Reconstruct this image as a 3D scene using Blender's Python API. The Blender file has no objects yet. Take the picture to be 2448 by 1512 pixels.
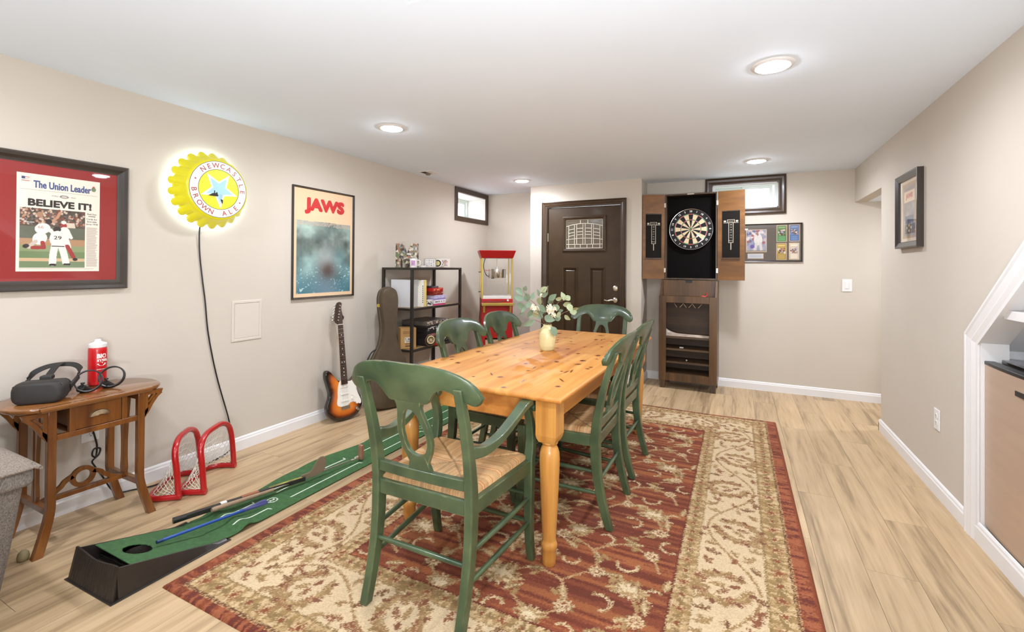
import bpy, math, random
import numpy as np
from mathutils import Matrix, Vector
random.seed(7); rng = np.random.default_rng(7)
PI = math.pi
C = bpy.context.scene.collection

# ---------------------------------------------------------------- camera, world, lights, exposure
YAW, PITCH, ROLL, FPX, CYP = .4579, .006, .0067, 1098.57, 631.54
cam = bpy.data.cameras.new('camera'); cam_ob = bpy.data.objects.new('camera', cam); C.objects.link(cam_ob)
cam.sensor_width = 36; cam.lens = 36*FPX/2448; cam.shift_y = -(756-CYP)/2448; cam.clip_start = .02
r0 = Vector((math.cos(YAW), math.sin(YAW), 0)); f0 = Vector((-math.sin(YAW), math.cos(YAW), 0)); u0 = Vector((0, 0, 1))
f1 = f0*math.cos(PITCH)+u0*math.sin(PITCH); u1 = -f0*math.sin(PITCH)+u0*math.cos(PITCH)
r2 = r0*math.cos(ROLL)+u1*math.sin(ROLL); u2 = -r0*math.sin(ROLL)+u1*math.cos(ROLL)
cm = Matrix((r2, u2, -f1)).transposed().to_4x4(); cm.translation = (0, 0, 1.3)
cam_ob.matrix_world = cm
bpy.context.scene.camera = cam_ob
vs = bpy.context.scene.view_settings
vs.view_transform = 'Standard'; vs.look = 'None'; vs.gamma = 1; vs.use_curve_mapping = False
vs.exposure = 0.86
bpy.context.scene.cycles.max_bounces = 8; bpy.context.scene.cycles.diffuse_bounces = 5
bpy.context.scene.cycles.sample_clamp_indirect = 6
wd = bpy.data.worlds.new('overcast_sky'); bpy.context.scene.world = wd; wd.use_nodes = True
bg = wd.node_tree.nodes['Background']; bg.inputs[0].default_value = (.93, .97, 1, 1); bg.inputs[1].default_value = 4.0
CAN_POWER, CAN_COLOR = 5.6, (.92, .98, 1.09)
def area(name, loc, size, power, color, rot=(0, 0, 0), shape='DISK', sy=None):
    l = bpy.data.lights.new(name, 'AREA'); l.shape = shape; l.size = size; l.energy = power; l.color = color
    if sy: l.shape = 'RECTANGLE'; l.size_y = sy
    o = bpy.data.objects.new(name, l); C.objects.link(o); o.location = loc; o.rotation_euler = rot
    return o
# assumed flash: unseen area light added behind the camera to brighten the ceiling
area('assumed_bounce_flash', (.05, -.5, 1.0), .6, 57.0, (.92, .965, 1.04), (PI-math.radians(30), 0, math.radians(20)))

# ---------------------------------------------------------------- helpers
def lin(c):
    c = np.asarray(c, float)/255
    return np.where(c <= .04045, c/12.92, ((c+.055)/1.055)**2.4)
def L(*c): return tuple(float(x) for x in lin(c))
def link(o):
    C.objects.link(o); return o
def put(o, parent):
    link(o)
    if parent is not None: o.parent = parent
    return o
def tag(o, label=None, cat=None, group=None, kind=None):
    if label: o['label'] = label
    if cat: o['category'] = cat
    if group: o['group'] = group
    if kind: o['kind'] = kind
    return o
def thing(name, label, cat, loc=(0, 0, 0), rz=0, group=None, rot=None):
    o = link(bpy.data.objects.new(name, None)); o.empty_display_size = .1
    o.location = loc; o.rotation_euler = rot if rot else (0, 0, rz)
    return tag(o, label, cat, group)
def kids(o): return [c for c in bpy.data.objects if c.parent == o]
def copy_tree(o, parent=None):
    c = link(o.copy())
    if parent is not None: c.parent = parent
    for k in list(o.children): copy_tree(k, c)
    return c
class MB:
    def __init__(s): s.V = []; s.F = []; s.I = []
    def add(s, V, F, mi=0):
        n = len(s.V); s.V += [tuple(map(float, v)) for v in V]
        s.F += [tuple(int(i)+n for i in f) for f in F]; s.I += [mi]*len(F); return s
    def box(s, x0, x1, y0, y1, z0, z1, mi=0):
        return s.add([(x0, y0, z0), (x1, y0, z0), (x1, y1, z0), (x0, y1, z0), (x0, y0, z1), (x1, y0, z1), (x1, y1, z1), (x0, y1, z1)],
                     [(0, 3, 2, 1), (4, 5, 6, 7), (0, 1, 5, 4), (1, 2, 6, 5), (2, 3, 7, 6), (3, 0, 4, 7)], mi)
    def loft(s, rings, cap=True, mi=0, closed=False):
        n = len(rings[0]); V = [v for r in rings for v in r]; F = []
        m = len(rings)
        for i in range(m if closed else m-1):
            for j in range(n):
                a, b = i*n+j, i*n+(j+1) % n; k = ((i+1) % m)*n
                F.append((a, b, k+(j+1) % n, k+j))
        if cap and not closed: F += [tuple(range(n))[::-1], tuple((m-1)*n+j for j in range(n))]
        return s.add(V, F, mi)
    def bar(s, p, q, w, h, up=(0, 0, 1), mi=0):
        p, q = Vector(p), Vector(q); d = (q-p).normalized(); up = Vector(up)
        if abs(d.dot(up)) > .99: up = Vector((0, 1, 0))
        a = d.cross(up).normalized(); b = a.cross(d)
        R = lambda c: [c+a*w/2*x+b*h/2*y for x, y in ((-1, -1), (1, -1), (1, 1), (-1, 1))]
        return s.loft([R(p), R(q)], mi=mi)
    def tube(s, P, r, n=8, closed=False, mi=0, sq=1.0):
        P = [Vector(p) for p in P]; m = len(P); rr = r if hasattr(r, '__len__') else [r]*m
        T = []
        for i in range(m):
            a = P[(i-1) % m] if (closed or i) else P[0]; b = P[(i+1) % m] if (closed or i < m-1) else P[-1]
            t = b-a; T.append(t.normalized() if t.length > 1e-9 else Vector((0, 0, 1)))
        u = T[0].orthogonal().normalized(); rings = []
        for i in range(m):
            u = (u-T[i]*u.dot(T[i]));
            u = u.normalized() if u.length > 1e-6 else T[i].orthogonal().normalized()
            v = T[i].cross(u)
            rings.append([P[i]+(u*math.cos(2*PI*k/n)+v*math.sin(2*PI*k/n)*sq)*rr[i] for k in range(n)])
        return s.loft(rings, mi=mi, closed=closed)
    def lathe(s, prof, n=24, c=(0, 0, 0), mi=0, axis='z', cap=True):
        rings = []
        for r, z in prof:
            ring = []
            for k in range(n):
                x, y = r*math.cos(2*PI*k/n), r*math.sin(2*PI*k/n)
                p = (x, y, z) if axis == 'z' else ((x, -z, y) if axis == 'y' else (z, x, y))
                ring.append((c[0]+p[0], c[1]+p[1], c[2]+p[2]))
            rings.append(ring)
        return s.loft(rings, cap=cap, mi=mi)
    def prism(s, out, fn, t0, t1, mi=0):
        n = len(out); V = [fn(a, b, t0) for a, b in out]+[fn(a, b, t1) for a, b in out]
        F = [tuple(range(n))[::-1], tuple(range(n, 2*n))]+[(i, (i+1) % n, n+(i+1) % n, n+i) for i in range(n)]
        return s.add(V, F, mi)
    def quad(s, a, b, c, d, mi=0): return s.add([a, b, c, d], [(0, 1, 2, 3)], mi)
    def build(s, name, mats, parent=None, smooth=None, bevel=0, seg=2, fix=True):
        me = bpy.data.meshes.new(name); me.from_pydata(s.V, [], s.F)
        mats = mats if isinstance(mats, (list, tuple)) else [mats]
        for m in mats: me.materials.append(m)
        if len(mats) > 1: me.polygons.foreach_set('material_index', s.I)
        if fix:
            import bmesh
            bm = bmesh.new(); bm.from_mesh(me); bmesh.ops.recalc_face_normals(bm, faces=bm.faces); bm.to_mesh(me); bm.free()
        if smooth is not None:
            me.shade_smooth(); me.set_sharp_from_angle(angle=math.radians(smooth))
        o = put(bpy.data.objects.new(name, me), parent)
        if bevel:
            b = o.modifiers.new('edge', 'BEVEL'); b.width = bevel; b.segments = seg; b.limit_method = 'ANGLE'; b.angle_limit = math.radians(42)
        return o
XZ = lambda a, b, t: (a, t, b)
XY = lambda a, b, t: (a, b, t)
YZ = lambda a, b, t: (t, a, b)
def smoothpath(P, n=8, closed=False):
    P = [np.array(p, float) for p in P]; m = len(P); out = []
    for i in range(m if closed else m-1):
        g = lambda k: P[k % m] if closed else P[min(max(k, 0), m-1)]
        a, b, c, d = g(i-1), g(i), g(i+1), g(i+2)
        for k in range(n):
            t = k/n; out.append(tuple(.5*((2*b)+(-a+c)*t+(2*a-5*b+4*c-d)*t*t+(-a+3*b-3*c+d)*t**3)))
    if not closed: out.append(tuple(P[-1]))
    return out
def arc(cx, cy, r, a0, a1, n=12, ry=None):
    return [(cx+r*math.cos(math.radians(a0+(a1-a0)*i/n)), cy+(ry or r)*math.sin(math.radians(a0+(a1-a0)*i/n))) for i in range(n+1)]

# text as mesh geometry
_tc = {}
def text_vf(t, bold=0.0, res=3):
    k = (t, bold, res)
    if k in _tc: return _tc[k]
    cu = bpy.data.curves.new('t', 'FONT'); cu.body = t; cu.size = 1; cu.offset = bold; cu.resolution_u = res
    ob = link(bpy.data.objects.new('t', cu))
    dg = bpy.context.evaluated_depsgraph_get()
    me = bpy.data.meshes.new_from_object(ob.evaluated_get(dg))
    V = np.array([v.co[:2] for v in me.vertices]).reshape(-1, 2); F = [tuple(p.vertices) for p in me.polygons]
    bpy.data.objects.remove(ob); bpy.data.curves.remove(cu); bpy.data.meshes.remove(me)
    _tc[k] = (V, F); return V, F
def put_text(mb, t, cx, cz, h=None, w=None, y=0, bold=0.0, fn=None, mi=0, squash=None):
    """text centred on (cx,cz) in the XZ plane at depth y, readable from -y"""
    V, F = text_vf(t, bold)
    if len(V) == 0: return
    lo, hi = V.min(0), V.max(0); sz = hi-lo
    s = (h/sz[1]) if h else w/sz[0]; sx = (w/sz[0]) if w else s
    sy = (h/sz[1]) if h else s
    P = (V-(lo+hi)/2)*[sx, sy]
    f = fn or (lambda a, b: (a, y, b))
    mb.add([f(cx+a, cz+b) for a, b in P], F, mi)

def fat_text(mb, t, cx, cz, h, w, y, fat):
    for k, (a, b) in enumerate(((0, 0), (-1, 0), (1, 0), (0, -1), (0, 1), (-.7, -.7), (.7, .7), (-.7, .7), (.7, -.7))):
        put_text(mb, t, cx+a*fat, cz+b*fat, h=h-2*fat, w=w-2*fat, y=y-k*.00002, bold=.012)

# ---------------------------------------------------------------- materials
def mat(name, col, rough=.5, metal=0.0, vary=.06, vscale=6, bump=0.0, bscale=60, coat=0.0, spec=.5, emit=None, estr=0, stretch=(1, 1, 1), col2=None, detail=4):
    m = bpy.data.materials.new(name); m.use_nodes = True; nt = m.node_tree; b = nt.nodes['Principled BSDF']
    b.inputs['Roughness'].default_value = rough; b.inputs['Metallic'].default_value = metal
    b.inputs['Coat Weight'].default_value = coat; b.inputs['Coat Roughness'].default_value = .12
    b.inputs['Specular IOR Level'].default_value = spec
    tc = nt.nodes.new('ShaderNodeTexCoord'); mp = nt.nodes.new('ShaderNodeMapping'); nt.links.new(tc.outputs['Object'], mp.inputs[0])
    mp.inputs['Scale'].default_value = stretch
    nz = nt.nodes.new('ShaderNodeTexNoise'); nz.inputs['Scale'].default_value = vscale; nz.inputs['Detail'].default_value = detail
    nt.links.new(mp.outputs[0], nz.inputs['Vector'])
    rp = nt.nodes.new('ShaderNodeValToRGB'); nt.links.new(nz.outputs[0], rp.inputs[0])
    c2 = col2 or tuple(min(1, c*(1+vary)) for c in col); c1 = col if col2 else tuple(c*(1-vary) for c in col)
    rp.color_ramp.elements[0].position = .3; rp.color_ramp.elements[1].position = .7
    rp.color_ramp.elements[0].color = (*c1, 1); rp.color_ramp.elements[1].color = (*c2, 1)
    nt.links.new(rp.outputs[0], b.inputs['Base Color'])
    if bump:
        n2 = nt.nodes.new('ShaderNodeTexNoise'); n2.inputs['Scale'].default_value = bscale; nt.links.new(mp.outputs[0], n2.inputs['Vector'])
        bp = nt.nodes.new('ShaderNodeBump'); bp.inputs['Strength'].default_value = bump; bp.inputs['Distance'].default_value = .002
        nt.links.new(n2.outputs[0], bp.inputs['Height']); nt.links.new(bp.outputs[0], b.inputs['Normal'])
    if emit:
        b.inputs['Emission Color'].default_value = (*emit, 1); b.inputs['Emission Strength'].default_value = estr
    return m
def wood(name, c1, c2, c3=None, axis=1, scale=18, rough=.35, coat=.3, rand=False, ring=.5, freq=1.0):
    """grain stretched along the axis; rand gives each object its own grain and tone"""
    m = bpy.data.materials.new(name); m.use_nodes = True; nt = m.node_tree; b = nt.nodes['Principled BSDF']; N = nt.nodes.new; K = nt.links.new
    b.inputs['Roughness'].default_value = rough; b.inputs['Coat Weight'].default_value = coat; b.inputs['Coat Roughness'].default_value = .15
    tc = N('ShaderNodeTexCoord'); mp = N('ShaderNodeMapping'); st = [1, 1, 1]; st[axis] = .06; mp.inputs['Scale'].default_value = st
    K(tc.outputs['Object'], mp.inputs[0]); src = mp.outputs[0]
    oi = N('ShaderNodeObjectInfo')
    if rand:
        mu = N('ShaderNodeVectorMath'); mu.operation = 'SCALE'; mu.inputs[0].default_value = (37, 23, 11); K(oi.outputs['Random'], mu.inputs['Scale'])
        ad = N('ShaderNodeVectorMath'); K(mp.outputs[0], ad.inputs[0]); K(mu.outputs[0], ad.inputs[1]); src = ad.outputs[0]
    nz = N('ShaderNodeTexNoise'); nz.inputs['Scale'].default_value = scale; nz.inputs['Detail'].default_value = 5; nz.inputs['Distortion'].default_value = ring; K(src, nz.inputs['Vector'])
    n2 = N('ShaderNodeTexNoise'); n2.inputs['Scale'].default_value = scale*6*freq; n2.inputs['Detail'].default_value = 2; K(src, n2.inputs['Vector'])
    mx = N('ShaderNodeMath'); mx.operation = 'MULTIPLY_ADD'; K(n2.outputs[0], mx.inputs[0]); mx.inputs[1].default_value = .35
    sb = N('ShaderNodeMath'); sb.operation = 'MULTIPLY'; sb.inputs[1].default_value = .82; K(nz.outputs[0], sb.inputs[0]); K(sb.outputs[0], mx.inputs[2])
    rp = N('ShaderNodeValToRGB'); K(mx.outputs[0], rp.inputs[0]); e = rp.color_ramp.elements
    e[0].position = .38; e[0].color = (*c1, 1); e[1].position = .74; e[1].color = (*c2, 1)
    if c3: q = e.new(.56); q.color = (*c3, 1)
    out = rp.outputs[0]
    if rand:
        hs = N('ShaderNodeHueSaturation'); mr = N('ShaderNodeMapRange'); mr.inputs['To Min'].default_value = .90; mr.inputs['To Max'].default_value = 1.07
        K(oi.outputs['Random'], mr.inputs[0]); K(mr.outputs[0], hs.inputs['Value']); K(out, hs.inputs['Color']); out = hs.outputs[0]
    K(out, b.inputs['Base Color'])
    bp = N('ShaderNodeBump'); bp.inputs['Strength'].default_value = .12; bp.inputs['Distance'].default_value = .001; K(n2.outputs[0], bp.inputs['Height']); K(bp.outputs[0], b.inputs['Normal'])
    return m
def vcol(name, rough=.6, coat=0, grain=0.0, gscale=300, bump=0.0, emit=0):
    m = bpy.data.materials.new(name); m.use_nodes = True; nt = m.node_tree; b = nt.nodes['Principled BSDF']; K = nt.links.new
    at = nt.nodes.new('ShaderNodeAttribute'); at.attribute_name = 'Col'; out = at.outputs[0]
    b.inputs['Roughness'].default_value = rough; b.inputs['Coat Weight'].default_value = coat
    if grain or bump:
        tc = nt.nodes.new('ShaderNodeTexCoord'); nz = nt.nodes.new('ShaderNodeTexNoise'); nz.inputs['Scale'].default_value = gscale; nz.inputs['Detail'].default_value = 2
        K(tc.outputs['Object'], nz.inputs['Vector'])
        mr = nt.nodes.new('ShaderNodeMapRange'); mr.inputs['From Min'].default_value = .3; mr.inputs['From Max'].default_value = .7
        mr.inputs['To Min'].default_value = 1-grain; mr.inputs['To Max'].default_value = 1+grain; K(nz.outputs[0], mr.inputs[0])
        mu = nt.nodes.new('ShaderNodeVectorMath'); mu.operation = 'SCALE'; K(out, mu.inputs[0]); K(mr.outputs[0], mu.inputs['Scale']); out = mu.outputs[0]
        if bump:
            bp = nt.nodes.new('ShaderNodeBump'); bp.inputs['Strength'].default_value = bump; bp.inputs['Distance'].default_value = .003
            K(nz.outputs[0], bp.inputs['Height']); K(bp.outputs[0], b.inputs['Normal'])
    K(out, b.inputs['Base Color'])
    if emit: K(out, b.inputs['Emission Color']); b.inputs['Emission Strength'].default_value = emit
    return m
def glass(name, tint=(1, 1, 1), refl=1.0):
    m = bpy.data.materials.new(name); m.use_nodes = True; nt = m.node_tree; nt.nodes.clear(); N = nt.nodes.new; K = nt.links.new
    o = N('ShaderNodeOutputMaterial'); t = N('ShaderNodeBsdfTransparent'); g = N('ShaderNodeBsdfGlossy'); mx = N('ShaderNodeMixShader'); fr = N('ShaderNodeFresnel')
    t.inputs[0].default_value = (*tint, 1); g.inputs['Roughness'].default_value = .02; g.inputs[0].default_value = (refl, refl, refl, 1); fr.inputs[0].default_value = 1.45
    ge = N('ShaderNodeNewGeometry'); sb = N('ShaderNodeMath'); sb.operation = 'SUBTRACT'; sb.inputs[0].default_value = 1; K(ge.outputs['Backfacing'], sb.inputs[1])
    mu = N('ShaderNodeMath'); mu.operation = 'MULTIPLY'; K(fr.outputs[0], mu.inputs[0]); K(sb.outputs[0], mu.inputs[1])
    K(mu.outputs[0], mx.inputs[0]); K(t.outputs[0], mx.inputs[1]); K(g.outputs[0], mx.inputs[2]); K(mx.outputs[0], o.inputs[0]); return m
def emis(name, col, s):
    m = bpy.data.materials.new(name); m.use_nodes = True; nt = m.node_tree; nt.nodes.clear()
    o = nt.nodes.new('ShaderNodeOutputMaterial'); e = nt.nodes.new('ShaderNodeEmission'); e.inputs[0].default_value = (*col, 1); e.inputs[1].default_value = s
    nt.links.new(e.outputs[0], o.inputs[0]); return m

m_wall = mat('wall_paint', L(198, 188, 174), .75, vary=.015, vscale=3, bump=.08, bscale=220)
m_ceil = mat('ceiling_paint', L(226, 236, 246), .85, vary=.012, vscale=2, bump=.06, bscale=160)
m_white = mat('white_trim_paint', L(226, 223, 220), .4, vary=.012)
m_nook = mat('nook_paint', L(215, 215, 216), .6, vary=.02)
m_floor = wood('vinyl_plank', L(134, 110, 80), L(195, 166, 129), L(179, 151, 114), axis=1, scale=12, rough=.45, coat=.08, rand=True, ring=1.2)
m_seam = mat('plank_seam', L(120, 95, 66), .7)
m_dkwood = wood('dark_stained_wood', L(38, 27, 18), L(82, 57, 34), L(60, 42, 26), axis=2, scale=14, rough=.4, coat=.25)
m_casing = mat('dark_brown_paint', L(62, 43, 25), .35, vary=.1, vscale=8, coat=.2)
m_door = mat('door_paint', L(60, 43, 23), .5, vary=.12, vscale=9, bump=.1, bscale=90, coat=.05, spec=.3)
m_pine = wood('pine', L(164, 96, 36), L(204, 146, 72), L(188, 122, 52), axis=1, scale=7, rough=.5, coat=0, ring=1.5, freq=.7)
m_pinev = wood('pine_leg', L(164, 104, 42), L(202, 148, 76), L(188, 130, 60), axis=2, scale=9, rough=.35, coat=.2, ring=1.2)
m_knot = mat('pine_knot', L(98, 48, 18), .35, vary=.3, vscale=90)
m_knot2 = mat('pine_knot_ring', L(178, 108, 48), .3, vary=.2, vscale=60)
m_green = mat('green_stain', L(42, 61, 40), .34, col2=L(78, 94, 63), vscale=7, bump=.15, bscale=140, coat=.3)
def edge_wear(m, col, r=.005, strength=.8):
    nt = m.node_tree; N = nt.nodes.new; K = nt.links.new; b = nt.nodes['Principled BSDF']
    bv = N('ShaderNodeBevel'); bv.samples = 4; bv.inputs['Radius'].default_value = r; ge = N('ShaderNodeNewGeometry'); dp = N('ShaderNodeVectorMath'); dp.operation = 'DOT_PRODUCT'
    K(bv.outputs[0], dp.inputs[0]); K(ge.outputs['Normal'], dp.inputs[1])
    mr = N('ShaderNodeMapRange'); mr.inputs['From Min'].default_value = .985; mr.inputs['From Max'].default_value = .88; mr.inputs['To Min'].default_value = 0; mr.inputs['To Max'].default_value = strength; K(dp.outputs['Value'], mr.inputs[0])
    nz = N('ShaderNodeTexNoise'); nz.inputs['Scale'].default_value = 22; tc = N('ShaderNodeTexCoord'); K(tc.outputs['Object'], nz.inputs['Vector'])
    m2 = N('ShaderNodeMapRange'); m2.inputs['From Min'].default_value = .42; m2.inputs['From Max'].default_value = .62; K(nz.outputs[0], m2.inputs[0])
    mu = N('ShaderNodeMath'); mu.operation = 'MULTIPLY'; K(mr.outputs[0], mu.inputs[0]); K(m2.outputs[0], mu.inputs[1])
    src = b.inputs['Base Color'].links[0].from_socket; mx = N('ShaderNodeMix'); mx.data_type = 'RGBA'; K(mu.outputs[0], mx.inputs[0]); K(src, mx.inputs[6]); mx.inputs[7].default_value = (*col, 1); K(mx.outputs[2], b.inputs['Base Color'])
edge_wear(m_green, L(170, 164, 118))
m_rush = vcol('rush', .62, grain=.18, gscale=500, bump=.25)
m_black = mat('black_metal', L(40, 34, 28), .45, vary=.1)
m_blackp = mat('black_plastic', L(24, 23, 23), .35, vary=.1)
m_chrome = mat('chrome', (.75, .74, .72), .16, 1, vary=.03)
m_nickel = mat('satin_nickel', (.66, .60, .50), .3, 1, vary=.05)
m_brass = mat('brass', L(214, 190, 90), .3, .85, vary=.08)
m_paper = mat('paper', L(232, 228, 220), .7, vary=.02)
m_ink = mat('printing_ink', L(40, 36, 30), .7, vary=.05)
m_red = mat('red_enamel', L(172, 18, 22), .25, vary=.06, coat=.5)
m_glass = glass('clear_glass')
m_print = vcol('printed_paper', .65)
m_gloss = vcol('printed_card', .4)
m_carpet = vcol('rug_pile', .95, grain=.16, gscale=420, bump=.5)
# ---------------------------------------------------------------- the setting
XL, XR, YB, YD, YF, H = -3.142, 1.033, 5.578, 5.222, 5.593, 2.294
YR, XH = -3.2, 2.6                                   # rear wall behind the camera, end of the side hall
def struct(o, label=None): o['kind'] = 'structure'; return o
# window openings and the door opening
W1 = (4.815, 5.535, 1.925, 2.235)                    # Y0 Y1 Z0 Z1 in the left wall
W2 = (-.268, .377, 1.945, 2.222)                     # X0 X1 Z0 Z1 in the back wall
D1 = (-2.105, -1.192, 0, 2.033)
def wall_panel(mb, a0, a1, z0, z1, hole, fn, t):
    def pr(p0, p1, q0, q1):
        if p1-p0 > 1e-4 and q1-q0 > 1e-4: mb.prism([(p0, q0), (p1, q0), (p1, q1), (p0, q1)], fn, *t)
    if hole:
        h0, h1, g0, g1 = hole
        pr(a0, h0, z0, z1); pr(h1, a1, z0, z1); pr(h0, h1, z0, g0); pr(h0, h1, g1, z1)
    else: pr(a0, a1, z0, z1)
mb = MB(); wall_panel(mb, YR, YF, 0, H, W1, YZ, (XL-.34, XL)); struct(mb.build('wall_left', m_wall))
mb = MB(); wall_panel(mb, XL, -2.322, 0, H, None, XZ, (YF, YF+.2))
wall_panel(mb, -2.322, -.97, 0, H, D1, XZ, (YD, YD+.14))
mb.prism([(YD+.14, 0), (YB+.2, 0), (YB+.2, H), (YD+.14, H)], YZ, -1.09, -.97)
mb.prism([(YD+.14, 0), (YF, 0), (YF, H), (YD+.14, H)], YZ, -2.322, -2.2)
wall_panel(mb, -.97, XH, 0, H, W2, XZ, (YB, YB+.2)); struct(mb.build('wall_back', m_wall))
mb = MB(); T = (XR, XR+.1)
for poly in ([(2.95, 0), (4.64, 0), (4.64, 1.96), (2.95, 1.96)], [(YR, 1.96), (YB, 1.96), (YB, H), (YR, H)],
             [(2.95, .955), (2.95, 1.96), (1.70, 1.96)], [(1.9, 0), (1.9, 1.80), (1.70, 1.96), (YR, 1.96), (YR, 0)], [(1.9, 0), (2.95, 0), (2.95, .085), (1.9, .085)]):
    mb.prism(poly, YZ, *T)
mb.box(XR+.1, XH, 4.54, 4.64, 0, 1.96); struct(mb.build('wall_right', m_wall))
mb = MB(); mb.box(XL, XR, YR-.1, YR, 0, H); struct(mb.build('wall_rear', m_wall))
mb = MB(); mb.box(XH, XH+.1, 4.5, YB, 0, H); struct(mb.build('wall_hall', m_wall))
mb = MB(); mb.box(XL-.4, XH+.1, YR-.1, YF+.3, H, H+.1); mb.box(XR+.1, XH, 4.54, YB, 1.96, 2.1); struct(mb.build('ceiling', m_ceil))
# white nook under the stairs: floor, side, back and sloped soffit
mb = MB(); X0, X1 = XR+.1, XR+.62
mb.box(X0, X1, 1.9, 3.02, .06, .085); mb.box(X0, X1, 3.0, 3.04, .085, 1.0); mb.box(X1, X1+.03, 1.88, 3.04, .06, 1.9); mb.box(X0, X1, 1.86, 1.9, .06, 1.9)
s = .804
mb.prism([(3.02, .955-s*.07), (1.88, .955+s*1.07), (1.88, 1.0+s*1.07), (3.02, 1.0-s*.07)], YZ, X0, X1)
struct(mb.build('wall_nook', m_nook))

# floor: slab plus one object per vinyl plank
fl = MB().box(XL, XH, YR, YF, -.06, -.0045).build('floor', m_seam); struct(fl)
PW, PL = .182, 1.22
pm = MB().box(-PW/2+.0006, PW/2-.0006, -PL/2+.0006, PL/2-.0006, -.0044, 0).build('plank', m_floor, fl, bevel=.0012, seg=1)
full = pm.data; first = True
x = XL+PW/2; r = 0
cut = {}
while x < XH:
    off = (r*.437) % 1*PL; y = .35-PL+off
    xa = XR if x > XR+PW else 9
    while y < YB:
        y0, y1 = max(y, .2), min(y+PL, YB)
        if x > XR: y0 = max(y0, 4.64)
        if y1-y0 > .03 and not (x > XR+.6 and y0 < 4.6):
            if y1-y0 > PL-.01: me = full
            else:
                k = round(y1-y0, 3)
                if k not in cut:
                    t = MB().box(-PW/2+.0006, PW/2-.0006, -k/2+.0006, k/2-.0006, -.0044, 0).build('plank', m_floor, fl); cut[k] = t.data; bpy.data.objects.remove(t)
                me = cut[k]
            if first and me is full: o = pm; first = False
            else: o = link(bpy.data.objects.new('plank', me)); o.parent = fl
            o.location = (x, (y0+y1)/2, 0)
        y += PL
    x += PW; r += 1
MB().box(XL, XR, YR, .2, -.0044, 0).build('floor_boards_behind', m_floor, fl)

# baseboards
def board(name, p, q, nrm, h=.092, t=.014):
    """profile swept from p to q; nrm points into the room"""
    prof = [(0, 0), (t, 0), (t, h*.72), (t*.72, h*.8), (t*.62, h*.9), (t*.3, h*.97), (0, h)]
    rings = [[(c[0]+nrm[0]*a, c[1]+nrm[1]*a, b) for a, b in prof] for c in (p, q)]
    return struct(MB().loft(rings).build(name, m_white))
board('baseboard_left', (XL, YR), (XL, YF), (1, 0))
board('baseboard_back', (-.97, YB), (XH, YB), (0, -1))
board('baseboard_corner', (XL, YF), (-2.322, YF), (0, -1))
board('baseboard_door', (-2.322, YD), (-2.165, YD), (0, -1)); board('baseboard_return', (-.97, YD), (-.97, YB), (1, 0))
board('baseboard_bump', (-1.13, YD), (-.97, YD), (0, -1))
board('baseboard_right', (XR, 3.06), (XR, 4.64+.014), (-1, 0)); board('baseboard_jamb', (XR-.014, 4.64), (XR+.5, 4.64), (0, 1))
board('baseboard_nook', (XR, YR), (XR, 2.975), (-1, 0), h=.1, t=.012)

# moulded casing swept round a frame
def casing(name, pts, inward, fn, width, mats, parent=None, closed=False, prof=None):
    """pts: outer corners (a,b); inward: matching mitre vectors; fn(a,b,d) with d = distance out of the wall"""
    prof = prof or [(0, 0), (0, .019), (.12, .021), (.2, .016), (.26, .02), (.55, .015), (.62, .017), (.85, .010), (1, .009), (1, 0)]
    rings = [[fn(p[0]+m[0]*width*w, p[1]+m[1]*width*w, d) for w, d in prof] for p, m in zip(pts, inward)]
    return MB().loft(rings, closed=closed).build(name, mats, parent)
# nook casing
XZR = lambda a, b, d: (XR-d, a, b)
d1 = Vector((-.495, .398)).normalized(); n1 = Vector((-d1.y, -d1.x)).normalized()
tb = math.tan(math.atan2(.398, .495)/2)
nc = casing('trim_1', [(3.07, 0), (3.07, .985), (1.62, .985+.804*1.45)], [(-1, 0), (-1, -tb), (-d1.y, d1.x*1.0)], XZR, .118, m_white)
struct(nc)
mb = MB(); mb.box(XR+.0, XR+.1, 2.945, 2.953, .085, .953); mb.prism([(2.953, .953), (1.7, .953+.804*1.253), (1.7, .945+.804*1.253), (2.953, .945)], YZ, XR, XR+.1)
struct(mb.build('trim_2', m_white))

# door with casing, glass and hardware
door = thing('door_1', 'dark brown exterior door with a leaded glass pane', 'door', (0, YD, 0)); door['kind'] = 'structure'
fn = lambda a, b, d: (a, -d, b)
casing('casing', [(-2.163, 0), (-2.163, 2.088), (-1.134, 2.088), (-1.134, 0)], [(1, 0), (1, -1), (-1, -1), (-1, 0)], fn, .062, m_casing, door)
mb = MB(); mb.box(D1[0]-.0, D1[0]+.012, 0, .13, 0, 2.033); mb.box(D1[1]-.012, D1[1], 0, .13, 0, 2.033); mb.box(D1[0], D1[1], 0, .13, 2.02, 2.033); mb.build('jamb', m_casing, door)
DX0, DX1, DY = -2.09, -1.205, .022
mb = MB(); GX0, GX1, GZ0, GZ1 = -1.895, -1.385, 1.495, 1.895
P1 = (-1.905, -1.715, .22, 1.30); P2 = (-1.575, -1.385, .22, 1.30)
xs = sorted({DX0, DX1, GX0, GX1, P1[0], P1[1], P2[0], P2[1]}); zs = sorted({.01, 2.016, GZ0, GZ1, .22, 1.30})
for i in range(len(xs)-1):
    for j in range(len(zs)-1):
        xm, zm = (xs[i]+xs[i+1])/2, (zs[j]+zs[j+1])/2
        inside = lambda r: r[0] < xm < r[1] and r[2] < zm < r[3]
        if inside((GX0, GX1, GZ0, GZ1)): continue
        if inside(P1) or inside(P2): mb.box(xs[i], xs[i+1], DY+.016, DY+.04, zs[j], zs[j+1])
        else: mb.box(xs[i], xs[i+1], DY, DY+.044, zs[j], zs[j+1])
mb.build('slab', m_door, door)
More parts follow.
